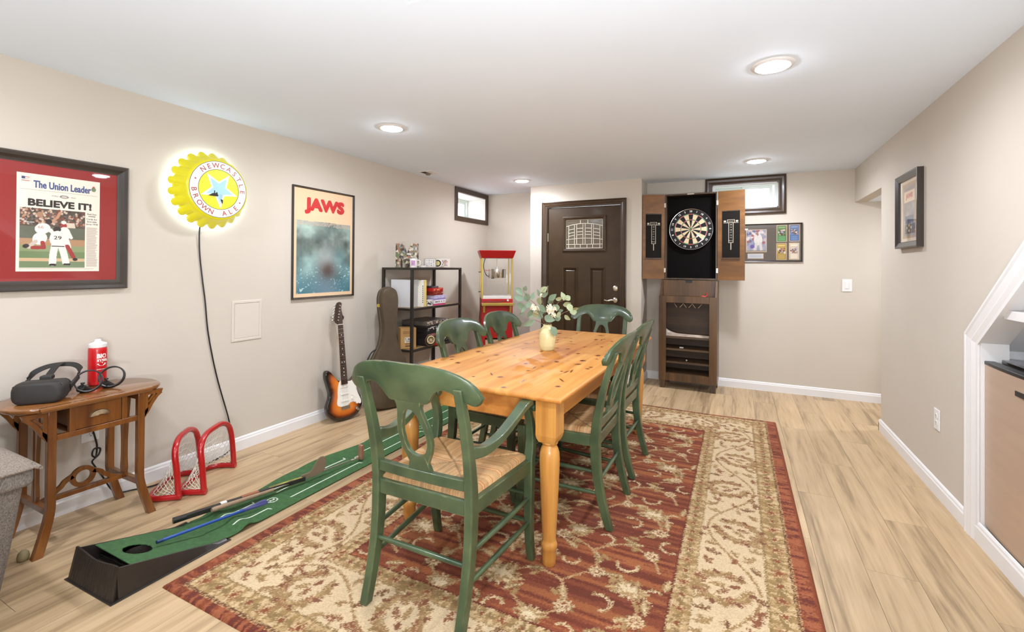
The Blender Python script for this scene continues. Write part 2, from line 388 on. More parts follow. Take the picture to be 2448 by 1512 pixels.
def frame_ring(name, x0, x1, z0, z1, wd, y0, prof, m, parent):
    rings = [[(px+mx*wd*w, y0-d, pz+mz*wd*w) for w, d in prof] for px, pz, mx, mz in ((x0, z0, 1, 1), (x1, z0, -1, 1), (x1, z1, -1, -1), (x0, z1, 1, -1))]
    return MB().loft(rings, closed=True).build(name, m, parent)
for P in (P1, P2):
    frame_ring('panel_moulding', *P, .026, DY+.0, [(-.15, -.004), (0, .004), (.5, .002), (1, -.014), (1, -.018), (0, -.018)], m_door, door)
    MB().loft([[(P[0]+.03+e, DY+.016-d, P[2]+.03+e), (P[1]-.03-e, DY+.016-d, P[2]+.03+e), (P[1]-.03-e, DY+.016-d, P[3]-.03-e), (P[0]+.03+e, DY+.016-d, P[3]-.03-e)] for e, d in ((0, 0), (.014, .009), (.016, .010))]).build('raised_panel', m_door, door)
frame_ring('glass_frame', GX0, GX1, GZ0, GZ1, .028, DY, [(-.5, -.002), (-.35, .010), (.1, .014), (.7, .009), (1, .002), (1, -.02), (-.5, -.02)], m_door, door)
m_dglass = mat('leaded_glass', L(92, 82, 66), .15, vary=.15, vscale=5, bump=.3, bscale=40, coat=1.0)
MB().box(GX0, GX1, DY+.012, DY+.02, GZ0, GZ1).build('pane', m_dglass, door)
m_came = mat('lead_came', L(214, 204, 186), .4, 0, vary=.05)
mb = MB(); gx = lambda u: GX0+.028+(GX1-GX0-.056)*u; gz = lambda v: GZ0+.028+(GZ1-GZ0-.056)*v
def came(p, q): mb.bar((gx(p[0]), DY+.009, gz(p[1])), (gx(q[0]), DY+.009, gz(q[1])), .0065, .006, up=(0, 1, 0))
bow = lambda u, v0, k=.10: v0+k*(1-(2*u-1)**2)
def bowed(v0, u0=0, u1=1, k=.10):
    n = max(2, int(14*(u1-u0)));
    for i in range(n):
        a, b = u0+(u1-u0)*i/n, u0+(u1-u0)*(i+1)/n; came((a, bow(a, v0, k)), (b, bow(b, v0, k)))
for e in ((0, .01, 1, .01), (0, .99, 1, .99), (.006, 0, .006, 1), (.994, 0, .994, 1)): came(e[:2], e[2:])
bowed(.76); bowed(.30, k=.05); came((0, .14), (1, .14))
cols = [(.08, .24), (.30, .47), (.53, .70), (.75, .92)]
for a, b in cols:
    for u in (a, b): came((u, .14 if u not in (.08, .92) else .02), (u, bow(u, .76)))
    for v in (.62, .50, .40): bowed(v, a, b, .08)
for u in (.25, .40, .58, .73): came((u, .01), (u, .14))
for u in (.40, .60): came((u, bow(u, .76)), (u, .99))
mb.build('leading', m_came, door)
for z in (1.66, 1.02):
    MB().box(DX0-.013, DX0+.004, DY-.012, DY+.006, z-.05, z+.05).tube([(DX0-.006, DY-.014, z-.052), (DX0-.006, DY-.014, z+.052)], .006).build('hinge', m_nickel, door, bevel=.001)
kx = -1.262
mb = MB(); mb.lathe([(.031, 0), (.031, .008), (.022, .016), (.018, .017)], 28, (kx, DY, 1.06), axis='y'); mb.box(kx-.004, kx+.004, DY-.026, DY-.015, 1.045, 1.075)
mb.build('deadbolt', m_nickel, door, smooth=35)
mb = MB(); mb.lathe([(.033, 0), (.033, .006), (.026, .014), (.012, .02), (.012, .045)], 28, (kx, DY, .925), axis='y')
mb.tube(smoothpath([(kx, DY-.048, .925), (kx-.03, DY-.05, .928), (kx-.07, DY-.05, .918), (kx-.105, DY-.047, .922), (kx-.118, DY-.046, .928)]), [.012]*8+[.010]*8+[.008]*8+[.007]*8+[.006], 10)
mb.build('lever_handle', m_nickel, door, smooth=50)

# windows
w1 = thing('window_1', 'small deep window at the top of the left wall', 'window', (XL, 0, 0)); w1['kind'] = 'structure'
fnl = lambda a, b, d: (d, a, b)
sq = [(1, 1), (-1, 1), (-1, -1), (1, -1)]
def rect(r, e): return [(r[0]-e, r[2]-e), (r[1]+e, r[2]-e), (r[1]+e, r[3]+e), (r[0]-e, r[3]+e)]
flat = [(0, 0), (0, .016), (.08, .018), (.92, .018), (1, .014), (1, 0)]
casing('casing', rect(W1, .052), sq, fnl, .056, m_casing, w1, True, flat)
def reveal(parent, r, fn, depth, t=.012):
    mb = MB()
    for a0, a1, b0, b1 in ((r[0], r[0]+t, r[2], r[3]), (r[1]-t, r[1], r[2], r[3]), (r[0], r[1], r[2], r[2]+t), (r[0], r[1], r[3]-t, r[3])):
        mb.prism([(a0, b0), (a1, b0), (a1, b1), (a0, b1)], fn, 0, -depth)
    return mb.build('reveal', m_white, parent)
m_vinyl = mat('white_vinyl', L(214, 224, 216), .4, vary=.02)
reveal(w1, W1, lambda a, b, d: (d, a, b), .34)
mb = MB(); dx = -.30
def sash(mb, a0, a1, b0, b1, d, w, fn, t=.03):
    for p0, p1, q0, q1 in ((a0, a0+w, b0, b1), (a1-w, a1, b0, b1), (a0+w, a1-w, b0, b0+w), (a0+w, a1-w, b1-w, b1)):
        mb.prism([(p0, q0), (p1, q0), (p1, q1), (p0, q1)], fn, d, d+t)
sash(mb, W1[0]+.012, W1[1]-.012, W1[2]+.012, W1[3]-.012, dx-.03, .03, fnl, .05); mb.build('frame', m_vinyl, w1)
for k, (a0, a1) in enumerate(((W1[0]+.04, (W1[0]+W1[1])/2+.02), ((W1[0]+W1[1])/2-.02, W1[1]-.04))):
    mb = MB(); sash(mb, a0, a1, W1[2]+.04, W1[3]-.04, dx-.02*k, .032, fnl, .018); s_ = mb.build('sash', m_vinyl, w1)
    MB().prism([(a0+.03, W1[2]+.07), (a1-.03, W1[2]+.07), (a1-.03, W1[3]-.07), (a0+.03, W1[3]-.07)], fnl, dx-.02*k+.008, dx-.02*k+.012).build('pane', m_glass, s_)
w2 = thing('window_2', 'wide low sliding window at the top of the back wall', 'window', (0, YB, 0)); w2['kind'] = 'structure'
fnb = lambda a, b, d: (a, -d, b)
casing('casing', rect(W2, .068), sq, fnb, .072, m_casing, w2, True)
reveal(w2, W2, fnb, .2, .014)
mb = MB(); sash(mb, W2[0]+.014, W2[1]-.014, W2[2]+.01, W2[3]-.014, -.09, .022, fnb, .06)
mb.box(.36-.06, .366-.05, .03, .034, W2[2]+.12, W2[2]+.125); mb.build('frame', m_vinyl, w2)
xm = (W2[0]+W2[1])/2-.01
for k, (a0, a1) in enumerate(((W2[0]+.03, xm+.02), (xm-.012, W2[1]-.055))):
    mb = MB(); sash(mb, a0, a1, W2[2]+.03, W2[3]-.034, -.075+.022*k, .03, fnb, .02); s_ = mb.build('sash', m_vinyl, w2)
    MB().prism([(a0+.03, W2[2]+.06), (a1-.03, W2[2]+.06), (a1-.03, W2[3]-.064), (a0+.03, W2[3]-.064)], fnb, -.065+.022*k, -.061+.022*k).build('pane', m_glass, s_)

# recessed lights: the four in view and assumed others on the same grid behind the camera
m_lens = emis('light_lens', (.93, .98, 1.08), 125)
LBL = {(0, 2): 'lit recessed ceiling light in the middle of the ceiling, nearest to the left wall', (1, 2): 'lit recessed ceiling light nearest the camera, the largest one',
       (0, 3): 'small lit recessed ceiling light above the popcorn cart by the door', (1, 3): 'lit recessed ceiling light in front of the dart cabinet and back window'}
for i, lx in enumerate((-2.24, .147)):
    for j, ly in enumerate((-1.87, .35, 2.572, 4.792)):
        t = thing('recessed_light', LBL.get((i, j), 'assumed unseen recessed ceiling light behind the camera'), 'ceiling light', (lx, ly, H), group='recessed lights in the ceiling')
        MB().lathe([(.074, -.004), (.077, -.009), (.092, -.006), (.097, 0), (.074, 0)], 40).build('trim_ring', m_white, t, smooth=40)
        MB().lathe([(.0005, -.020), (.030, -.019), (.055, -.015), (.070, -.009), (.0755, -.003), (.075, -.001), (.0005, -.001)], 40).build('lens', m_lens, t, smooth=40)
        l = area('lamp', (0, 0, -.024), .10, CAN_POWER*((.6, .8, .95, 1.0), (.8, .9, 1.1, 1.3))[i][j], CAN_COLOR); l.parent = t
        l.data.spread = math.radians(165)

t = thing('recessed_light', 'added unseen ceiling light that brightens the side hall', 'ceiling light', (1.9, 5.1, 1.96), group='recessed lights in the ceiling')  # unseen lamp added to brighten the dark hall opening
MB().lathe([(.074, -.004), (.077, -.009), (.092, -.006), (.097, 0), (.074, 0)], 40).build('trim_ring', m_white, t, smooth=40)
MB().lathe([(.0005, -.020), (.030, -.019), (.055, -.015), (.070, -.009), (.0755, -.003), (.075, -.001), (.0005, -.001)], 40).build('lens', m_lens, t, smooth=40)
l = area('lamp', (0, 0, -.024), .10, 3, CAN_COLOR); l.parent = t
# ---------------------------------------------------------------- painted prints: a vertex-coloured grid
class Canvas:
    def __init__(s, w, h, res, bg):
        s.nx, s.ny = int(round(w/res))+1, int(round(h/res))+1; s.w, s.h = w, h; s.dx, s.dy = w/(s.nx-1), h/(s.ny-1)
        s.A = np.empty((s.ny, s.nx, 3)); s.A[:] = bg
    def win(s, x0, x1, y0, y1):
        i0, i1 = max(0, int(x0/s.dx)), min(s.nx, int(x1/s.dx)+2); j0, j1 = max(0, int(y0/s.dy)), min(s.ny, int(y1/s.dy)+2)
        if i1 <= i0 or j1 <= j0: return None
        X, Y = np.meshgrid(np.arange(i0, i1)*s.dx, np.arange(j0, j1)*s.dy); return (slice(j0, j1), slice(i0, i1)), X, Y
    def put(s, sl, m, c):
        c = np.asarray(c, float); R = s.A[sl]
        if m.dtype == bool: R[m] = c if c.ndim == 1 else c[m]
        else: R[:] = R*(1-m[..., None])+c*m[..., None]
    def rect(s, x0, x1, y0, y1, c):
        q = s.win(x0, x1, y0, y1)
        if q: sl, X, Y = q; s.put(sl, (X >= x0) & (X <= x1) & (Y >= y0) & (Y <= y1), c)
    def ell(s, cx, cy, rx, ry, c, a=0, soft=0):
        R = max(rx, ry)*1.6; q = s.win(cx-R, cx+R, cy-R, cy+R)
        if not q: return
        sl, X, Y = q; ca, sa = math.cos(a), math.sin(a); u = ((X-cx)*ca+(Y-cy)*sa)/rx; v = (-(X-cx)*sa+(Y-cy)*ca)/ry; d = np.sqrt(u*u+v*v)
        s.put(sl, d < 1 if not soft else np.clip((1-d)/soft+.5, 0, 1), c)
    def poly(s, P, c):
        P = np.array(P, float); q = s.win(P[:, 0].min(), P[:, 0].max(), P[:, 1].min(), P[:, 1].max())
        if not q: return
        sl, X, Y = q; ins = np.zeros(X.shape, bool)
        for (x0, y0), (x1, y1) in zip(P, np.roll(P, -1, 0)):
            if y0 != y1: ins ^= ((Y < y0) != (Y < y1)) & (X < (x1-x0)*(Y-y0)/(y1-y0)+x0)
        s.put(sl, ins, c)
    def line(s, P, w, c):
        for (x0, y0), (x1, y1) in zip(P[:-1], P[1:]):
            q = s.win(min(x0, x1)-w, max(x0, x1)+w, min(y0, y1)-w, max(y0, y1)+w)
            if not q: continue
            sl, X, Y = q; l2 = (x1-x0)**2+(y1-y0)**2+1e-12
            t = np.clip(((X-x0)*(x1-x0)+(Y-y0)*(y1-y0))/l2, 0, 1)
            s.put(sl, np.hypot(X-x0-t*(x1-x0), Y-y0-t*(y1-y0)) < w/2, c)
    def leaf(s, cx, cy, ln, wd, a, c, jag=.35, n=5, edge=None, vein=None):
        R = ln*.62+wd; q = s.win(cx-R, cx+R, cy-R, cy+R)
        if not q: return
        sl, X, Y = q; ca, sa = math.cos(a), math.sin(a); u = ((X-cx)*ca+(Y-cy)*sa)/ln+.5; v = np.abs(-(X-cx)*sa+(Y-cy)*ca)/wd
        uu = np.clip(u, 0, 1); prof = np.sin(PI*uu**.8)**.75*(1-jag*.5+jag*.5*np.cos(2*PI*n*(uu-.35*v)))
        m = (u > 0) & (u < 1) & (v < prof)
        s.put(sl, m, edge if edge is not None else c)
        if edge is not None: s.put(sl, (u > .04) & (u < .96) & (v < prof-.28), c)
        if vein is not None: s.put(sl, m & (v < .10), vein)
    def flower(s, cx, cy, R, n, cols, a=0, depth=.22, sq=1.0):
        q = s.win(cx-R*1.3, cx+R*1.3, cy-R*1.3, cy+R*1.3)
        if not q: return
        sl, X, Y = q; th = np.arctan2(Y-cy, X-cx)-a; d = np.hypot(X-cx, (Y-cy)/sq)/R; k = 1-depth+depth*np.cos(n*th)
        for rr, c in cols: s.put(sl, d < rr*k if rr > .4 else d < rr, c)
    def jitter(s, k):
        j, i = np.mgrid[0:s.ny, 0:s.nx]
        j = np.clip(j+rng.integers(-k, k+1, j.shape), 0, s.ny-1); i = np.clip(i+rng.integers(-k, k+1, i.shape), 0, s.nx-1); s.A = s.A[j, i]
def vnoise(ny, nx, sy, sx, oct=3):
    out = np.zeros((ny, nx)); amp = 1; tot = 0
    for o in range(oct):
        gy, gx = max(2, int(ny/sy*2**o)+2), max(2, int(nx/sx*2**o)+2); g = rng.random((gy, gx))
        y = np.linspace(0, gy-1.001, ny); x = np.linspace(0, gx-1.001, nx); yi, xi = y.astype(int), x.astype(int); fy, fx = (y-yi)[:, None], (x-xi)[None]
        fy, fx = fy*fy*(3-2*fy), fx*fx*(3-2*fx)
        out += amp*((g[yi][:, xi]*(1-fx)+g[yi][:, xi+1]*fx)*(1-fy)+(g[yi+1][:, xi]*(1-fx)+g[yi+1][:, xi+1]*fx)*fy); tot += amp; amp *= .5
    return out/tot
def grid_mesh(name, PX, PY, PZ, col, m, parent=None, smooth=True):
    """PX,PY,PZ (ny,nx) positions, col (ny,nx,3) in sRGB 0-255"""
    ny, nx = PX.shape; me = bpy.data.meshes.new(name); V = np.stack([PX, PY, PZ], -1).reshape(-1, 3).astype(np.float32)
    me.vertices.add(len(V)); me.vertices.foreach_set('co', V.ravel())
    i = (np.arange(ny-1)[:, None]*nx+np.arange(nx-1)[None]).ravel(); Q = np.stack([i, i+1, i+nx+1, i+nx], 1).astype(np.int32)
    me.loops.add(Q.size); me.loops.foreach_set('vertex_index', Q.ravel()); me.polygons.add(len(Q)); me.polygons.foreach_set('loop_start', np.arange(0, Q.size, 4, dtype=np.int32))
    if smooth: me.polygons.foreach_set('use_smooth', np.ones(len(Q), bool))
    me.update(calc_edges=True)
    at = me.color_attributes.new('Col', 'FLOAT_COLOR', 'POINT'); c4 = np.ones((len(V), 4), np.float32); c4[:, :3] = lin(np.clip(col, 0, 255)).reshape(-1, 3); at.data.foreach_set('color', c4.ravel())
    me.materials.append(m); return put(bpy.data.objects.new(name, me), parent)
def print_plane(name, cv, x0, z0, y, m, parent):
    """upright print in the XZ plane facing -y, canvas (0,0) at (x0,z0)"""
    X, Z = np.meshgrid(x0+np.arange(cv.nx)*cv.dx, z0+np.arange(cv.ny)*cv.dy); return grid_mesh(name, X, np.full_like(X, y), Z, cv.A, m, parent)

# ---------------------------------------------------------------- rug
RX0, RX1, RY0, RY1 = -2.072, .286, 1.045, 4.437
cv = Canvas(RX1-RX0, RY1-RY0, .004, (122, 60, 34)); RW, RH = cv.w, cv.h
CRM, TAN, OLV, RST, BRN, RED, DRD = (198, 173, 136), (172, 141, 98), (130, 104, 64), (124, 70, 40), (98, 62, 36), (124, 60, 30), (96, 38, 22)
# striated field
st = vnoise(cv.ny, cv.nx, 5, 260, 2); lo = vnoise(cv.ny, cv.nx, 60, 300, 2)
for c, th in (((146, 84, 46), .60), ((102, 44, 24), .40)):
    m = st > th if th > .5 else st < th
    cv.A[m] = c
cv.A *= (.88+.24*lo)[..., None]
def vine(P, w=.011, c=(170, 138, 96)): cv.line(smoothpath(P, 10), w, c)
fx0, fx1, fy0, fy1 = .525, RW-.525, .49, RH-.49
mid = RW/2
CR2 = (206, 184, 148)
def palmette(x, y, R, a=0):
    for k in range(9):
        t = a+(k-4)*.52; q = R*(.80 if k % 2 else .62)
        cv.leaf(x+math.cos(t)*q, y+math.sin(t)*q, R*.9, R*.24, t+(.5 if k % 2 else -.3), (OLV, TAN)[k % 2], .55, 3, edge=(150, 122, 80), vein=(186, 158, 114))
    cv.flower(x, y, R*.80, 9, [(1, (146, 116, 76)), (.88, CRM)], a, .26)
    cv.flower(x+math.cos(a)*R*.12, y+math.sin(a)*R*.12, R*.50, 5, [(1, CR2)], a, .34)
    for k in range(3): cv.leaf(x-math.cos(a)*R*.2+math.cos(a+1.57)*(k-1)*R*.22, y-math.sin(a)*R*.2+math.sin(a+1.57)*(k-1)*R*.22, R*.5, R*.10, a+(k-1)*.4, (160, 128, 84), .3, 3)
def rosette(x, y, R):
    t = rng.random()
    cv.flower(x, y, R, 9, [(1, OLV), (.86, CRM)], t, .2); cv.flower(x, y, R*.62, 9, [(1, TAN)], t+.3, .25); cv.flower(x, y, R*.42, 6, [(1, RST), (.62, CRM)], t, .15)
def acanthus(x, y, R, a, sg=1):
    """curled serrated leaf: leaflets along an arc"""
    n = 8
    for k in range(n):
        u = k/(n-1); t = a+sg*u*3.4; rr_ = R*(1-.35*u); px_, py_ = x+rr_*math.cos(t), y+rr_*math.sin(t)
        cv.leaf(px_, py_, R*.62*(1-.45*u), R*.17, t+sg*1.0, ((150, 122, 78), (176, 148, 104), OLV)[k % 3], .4, 3, edge=(186, 160, 118) if k % 2 else None)
    cv.line([(x+R*.92*(1-.35*u)*math.cos(a+sg*u*3.4), y+R*.92*(1-.35*u)*math.sin(a+sg*u*3.4)) for u in np.linspace(0, 1, 10)], .006, CRM)
per = .62; rows = int((fy1-fy0)/per)+1
for i in range(rows):
    y = fy0+.18+i*per
    for sx in (-1, 1):
        X = lambda d: mid+sx*d
        vine([(X(0), y), (X(.10), y+.10), (X(.24), y+.08), (X(.30), y-.05), (X(.20), y-.14), (X(.10), y-.08)])
        vine([(X(.24), y+.08), (X(.36), y+.20), (X(.50), y+.14), (X(.56), y+.0), (X(.48), y-.08)])
        vine([(X(.0), y+.31), (X(.14), y+.40), (X(.30), y+.34), (X(.36), y+.20)])
        vine([(X(.30), y+.34), (X(.42), y+.44), (X(.55), y+.40), (X(.60), y+.30)])
        for dx, dy, R_, a, g_ in ((.12, .22, .055, .4, 1), (.42, .02, .055, 2.2, -1), (.60, .14, .05, 1.2, 1), (.06, -.16, .05, 4.0, -1), (.24, .24, .045, 3.4, 1), (.46, .30, .055, .2, -1), (.33, -.17, .05, 5.2, 1), (.62, -.12, .05, 2.0, 1)):
            acanthus(X(dx), y+dy, R_, a if sx > 0 else PI-a, g_*sx)
        for dx, dy, a in ((.12, .11, .3), (.27, .02, -1.2), (.16, -.22, 2.6), (.43, .21, .2), (.58, .07, -1.4), (.44, -.14, 2.7), (.22, .46, .1), (.47, .46, .3), (.04, .20, 1.1), (.08, -.04, .8), (.64, .24, 1.4), (.34, .30, 2.0), (.52, -.02, .5), (.20, .34, 2.6)):
            b = a if sx > 0 else PI-a
            cv.leaf(X(dx), y+dy, .085, .022, b, (176, 148, 104) if rng.random() < .5 else OLV, .55, 4, edge=(146, 118, 76), vein=CRM)
            cv.leaf(X(dx)+.03*math.sin(b), y+dy-.035*math.cos(b), .05, .014, b+.5, (150, 120, 76), .4, 3)
        palmette(X(.50), y+.14, .072, PI/2); palmette(X(.20), y-.14, .058, -PI/2)
        rosette(X(.30), y-.05, .046); rosette(X(.36), y+.20, .042); rosette(X(.14), y+.40, .046); rosette(X(.56), y-.01, .042); rosette(X(.55), y+.41, .04)
    palmette(mid, y, .09, PI/2); palmette(mid, y+.31, .078, -PI/2)
# borders, from the field outward
def ring(e, c):
    cv.rect(e, RW-e, e, fy0 if e < fy0 else e, c)
fieldA = cv.A.copy()
j, i = np.mgrid[0:cv.ny, 0:cv.nx]; ex = np.minimum(i, cv.nx-1-i)*cv.dx; ey = np.minimum(j, cv.ny-1-j)*cv.dy
d = np.minimum(ex, ey+.035)                                        # the end borders are a little narrower
longside = ex < ey+.035
def band(a, b, c): cv.A[(d >= a) & (d < b)] = c
band(0, .075, RED)
hatch = vnoise(cv.ny, cv.nx, 3, 30, 2); hx = vnoise(cv.ny, cv.nx, 30, 3, 2); hh = np.where(longside, hatch, hx)
mR = d < .075
cv.A[mR & (hh > .55)] = (146, 82, 50); cv.A[mR & (hh < .42)] = (96, 40, 26)
band(0, .045-.035+.006, (122, 58, 26))
band(.075, .18, (174, 144, 100)); band(.078, .084, BRN); band(.172, .18, OLV)
band(.18, .44, CRM); band(.44, .446, OLV); band(.446, .525, (172, 141, 98)); band(.519, .525, DRD)
gtan = ((d >= .084) & (d < .172)) | ((d >= .446) & (d < .519)); nt_ = np.where(longside, vnoise(cv.ny, cv.nx, 2.5, 10, 2), vnoise(cv.ny, cv.nx, 10, 2.5, 2))
cv.A[gtan & (nt_ > .56)] = (146, 117, 72); cv.A[gtan & (nt_ < .40)] = (190, 163, 122)
def along(side, s_, e):
    """point at distance s_ along a side and e in from the edge, with the side's direction angle"""
    if side == 0: return e, s_, PI/2
    if side == 1: return RW-e, s_, PI/2
    if side == 2: return s_, e-.035, 0
    return s_, RH-(e-.035), 0
def guard(e, step, R):
    for side in range(4):
        Ln = (RH if side < 2 else RW); n = int((Ln-2*e)/step)
        for k in range(n+1):
            x, y, a = along(side, e+(Ln-2*e)*k/max(n, 1), e)
            cv.flower(x, y, R, 5, [(1, OLV if k % 2 else (140, 92, 58)), (.6, (190, 163, 122)), (.38, RST)], a, .3)
            x, y, a = along(side, e+(Ln-2*e)*(k+.5)/max(n, 1), e); cv.leaf(x, y, step*.5, R*.45, a+.6*(-1)**k, OLV, .3, 3)
guard(.128, .088, .033); guard(.482, .08, .027)
# the wide cream border: a running scroll with leaf palmettes
def bmotif(x, y, a, R, k):
    ca, sa = math.cos(a), math.sin(a)
    loc = lambda u, v: (x+u*ca-v*sa, y+u*sa+v*ca)
    for q in range(13):                                              # wreath of serrated leaves, open at the base
        t = -2.6+5.2*q/12; p = loc(R*.86*math.cos(t), R*.74*math.sin(t)); dirn = a+t+PI/2*(1 if t > 0 else -1)*.72
        cv.leaf(*p, R*.72, R*.21, dirn, ((140, 108, 68), (134, 88, 58), (150, 120, 78))[q % 3], .6, 4, vein=(174, 146, 102))
        p = loc(R*1.02*math.cos(t), R*.90*math.sin(t)); cv.leaf(*p, R*.34, R*.11, a+t+.5*(-1)**q, ((118, 74, 48), (140, 108, 68))[q % 2], .5, 3)
    for v in (-.16, .16): cv.leaf(*loc(R*.10, v*R*1.2), R*.62, R*.15, a+v*2, ((144, 112, 70), (126, 84, 56))[int(v > 0)], .55, 4, vein=(176, 148, 104))
    cv.leaf(*loc(-R*.45, 0), R*.42, R*.15, a, (122, 78, 50), .5, 3); cv.leaf(*loc(R*.52, 0), R*.3, R*.1, a+PI/2, (140, 108, 68), .4, 3)
def sprig(x, y, R, a, c):
    for k in range(3): cv.leaf(x+math.cos(a+(k-1)*1.1)*R*.45, y+math.sin(a+(k-1)*1.1)*R*.45, R*.95, R*.28, a+(k-1)*1.1, c, .6, 4, vein=(160, 132, 92))
for side in (2, 3, 0, 1):
    Ln = RH if side < 2 else RW; e = .31; P = .46; n = max(1, int(round((Ln-2*e)/P))); P = (Ln-2*e)/n
    pts = []
    for k in range(n*8+1):
        x, y, a = along(side, e+P*k/8, e+.108*math.sin(2*PI*k/16)); pts.append((x, y))
    cv.line(smoothpath(pts, 4), .0105, (146, 114, 72))
    for k in range(n+1):
        sg = 1 if k % 2 == 0 else -1
        if k < n: x, y, a = along(side, e+P*(k+.5), e-.030*sg); bmotif(x, y, a+PI/2+(.45 if k % 2 else -.45)+(PI if (k % 2) ^ (side in (1, 2)) else 0), .112, k)
        for q, (du, dv, R_) in enumerate(((.0, -.075, .05), (.0, .08, .05), (.14, .09, .042), (-.14, .095, .042), (.16, -.095, .045), (-.15, -.09, .042), (.06, .0, .034), (-.07, -.01, .034), (.26, -.105, .04), (.27, .112, .034), (.40, -.11, .036), (.40, .10, .036))):
            if not 0 < e+P*k+du*P < Ln: continue
            x, y, a = along(side, e+P*k+du*P*1.05, e+dv*1.05+rng.normal()*.006); sprig(x, y, R_, a+rng.uniform(-1.6, 1.6), ((140, 108, 68), (126, 76, 48), (150, 120, 78), (112, 74, 46))[(q+k) % 4])
cv.jitter(1)
cv.A *= (.93+.14*rng.random((cv.ny, cv.nx)))[..., None]
xs, ys = RX0+np.arange(cv.nx)*cv.dx, RY0+np.arange(cv.ny)*cv.dy; X, Y = np.meshgrid(xs, ys)
edge = np.minimum(d+(0 if True else 0), np.minimum(ex, ey)); tk = .0115*np.clip(np.minimum(ex, ey)/.010, .0, 1)**.6
wob = .007*np.sin(X*5.1+1)*np.exp(-((Y-RY1)/.25)**2)
Z = .0006+tk*(.9+.1*cv.A.mean(-1)/255)+.0007*rng.random(X.shape); Z[0] = Z[-1] = 0.0004; Z[:, 0] = Z[:, -1] = .0004
rug = grid_mesh('area_rug', X, Y+wob*0+.010*np.sin(X*6)*np.clip((Y-RY1+.3)/.3, 0, 1), Z, cv.A, m_carpet); tag(rug, 'red, cream and olive floral area rug under the dining table', 'rug')
RUGZ = .0125

# ---------------------------------------------------------------- dining table
tb_ = thing('dining_table', 'long knotty pine farmhouse table with turned legs', 'table', (-1.1, 2.762, RUGZ), -.020)
TW, TL, TZ = .92, 1.92, .748
mb = MB(); nb = 6; bw = TW/nb
bull = [(0, .0), (.006, -.0), (.011, .004), (.013, .011), (.011, .019), (.006, .025), (0, .028)]
def slabprof(mb, hx, hy, z0):
    prof = [(-.012, 0), (-.004, .002), (0, .010), (.001, .016), (-.003, .024), (-.009, .028)]
    R = lambda e, z: [(-hx-e, -hy-e, z0+z), (hx+e, -hy-e, z0+z), (hx+e, hy+e, z0+z), (-hx-e, hy+e, z0+z)]
    mb.loft([R(e, z) for e, z in prof])
for k in range(nb):
    b_ = MB(); x0, x1 = -TW/2+k*bw, -TW/2+(k+1)*bw; g = .0004
    prof = [(0, 0), (.004, .002), (.010, .010), (.011, .016), (.007, .024), (.0, .028)]
    rings = []
    for e, z in prof:
        xl = x0-e if k == 0 else x0+g; xr = x1+e if k == nb-1 else x1-g
        rings.append([(xl, -TL/2-e, TZ-.028+z), (xr, -TL/2-e, TZ-.028+z), (xr, TL/2+e, TZ-.028+z), (xl, TL/2+e, TZ-.028+z)])
    b_.loft(rings).build('plank', wood('pine_board', L(166, 98, 36), L(206, 150, 76), L(192, 130, 58), axis=1, scale=6.5+k*.5, rough=.5, coat=0, ring=1.4+.2*k, freq=.7) if k < 3 else m_pine, tb_, smooth=50)
mb = MB(); hx, hy = TW/2-.075, TL/2-.075; fh = .11
for a in (-1, 1):
    mb.box(-hx+.045, hx-.045, a*hy-.011, a*hy+.011, TZ-.03-fh, TZ-.029); mb.box(a*hx-.011, a*hx+.011, -hy+.045, hy-.045, TZ-.03-fh, TZ-.029)
mb.build('apron', m_pine, tb_, bevel=.003)
def turned_leg(parent):
    mb = MB(); s_ = .047; zt = TZ-.029; zb = .545
    mb.loft([[(a*s_, b*s_, z) for a, b in ((-1, -1), (1, -1), (1, 1), (-1, 1))] for z in (zb+.02, zt)])
    mb.loft([[(a*s_*k, b*s_*k, z) for a, b in ((-1, -1), (1, -1), (1, 1), (-1, 1))] for z, k in ((zb-.012, .78), (zb+.004, .93), (zb+.02, 1))])
    prof = [(.026, 0), (.029, .006), (.0305, .03), (.030, .06), (.033, .068), (.0355, .078), (.0355, .088), (.033, .098), (.0295, .104), (.0295, .112), (.031, .14), (.036, .24), (.0405, .34), (.0435, .42), (.0445, .455), (.0425, .485), (.036, .505), (.0315, .513), (.0305, .518),
            (.034, .522), (.0365, .528), (.034, .534), (.031, .538), (.034, .542), (.039, .552), (.042, .562)]
    mb.lathe(prof, 28); return mb.build('leg', m_pinev, parent, smooth=38)
first = None
for sx in (-1, 1):
    for sy in (-1, 1):
        if first is None: first = turned_leg(tb_); o = first
        else: o = put(first.copy(), tb_)
        o.location = (sx*(hx), sy*(hy), 0)
mb = MB(); kn = np.random.default_rng(5)
def knot(mb, x, y, rx, ry, z, a):
    mb.add([(x+rx*math.cos(t)*math.cos(a)-ry*math.sin(t)*math.sin(a), y+rx*math.cos(t)*math.sin(a)+ry*math.sin(t)*math.cos(a), z) for t in np.linspace(0, 2*PI, 11)[:-1]], [tuple(range(10))])
m2 = MB()
for k in range(84):
    x, y = kn.uniform(-TW/2+.03, TW/2-.03), kn.uniform(-TL/2+.03, TL/2-.03); big = kn.random()
    rx, ry = (.005+.006*big, .007+.014*big*big) if kn.random() < .75 else (.0035, .026)
    a = kn.normal()*.5; knot(mb, x, y, rx, ry, TZ+.0006, a); knot(m2, x, y, rx*1.8, ry*1.5, TZ+.0003, a)
mb.build('knots', m_knot, tb_)['kind'] = 'stuff'; m2.build('knot_halos', m_knot2, tb_)['kind'] = 'stuff'

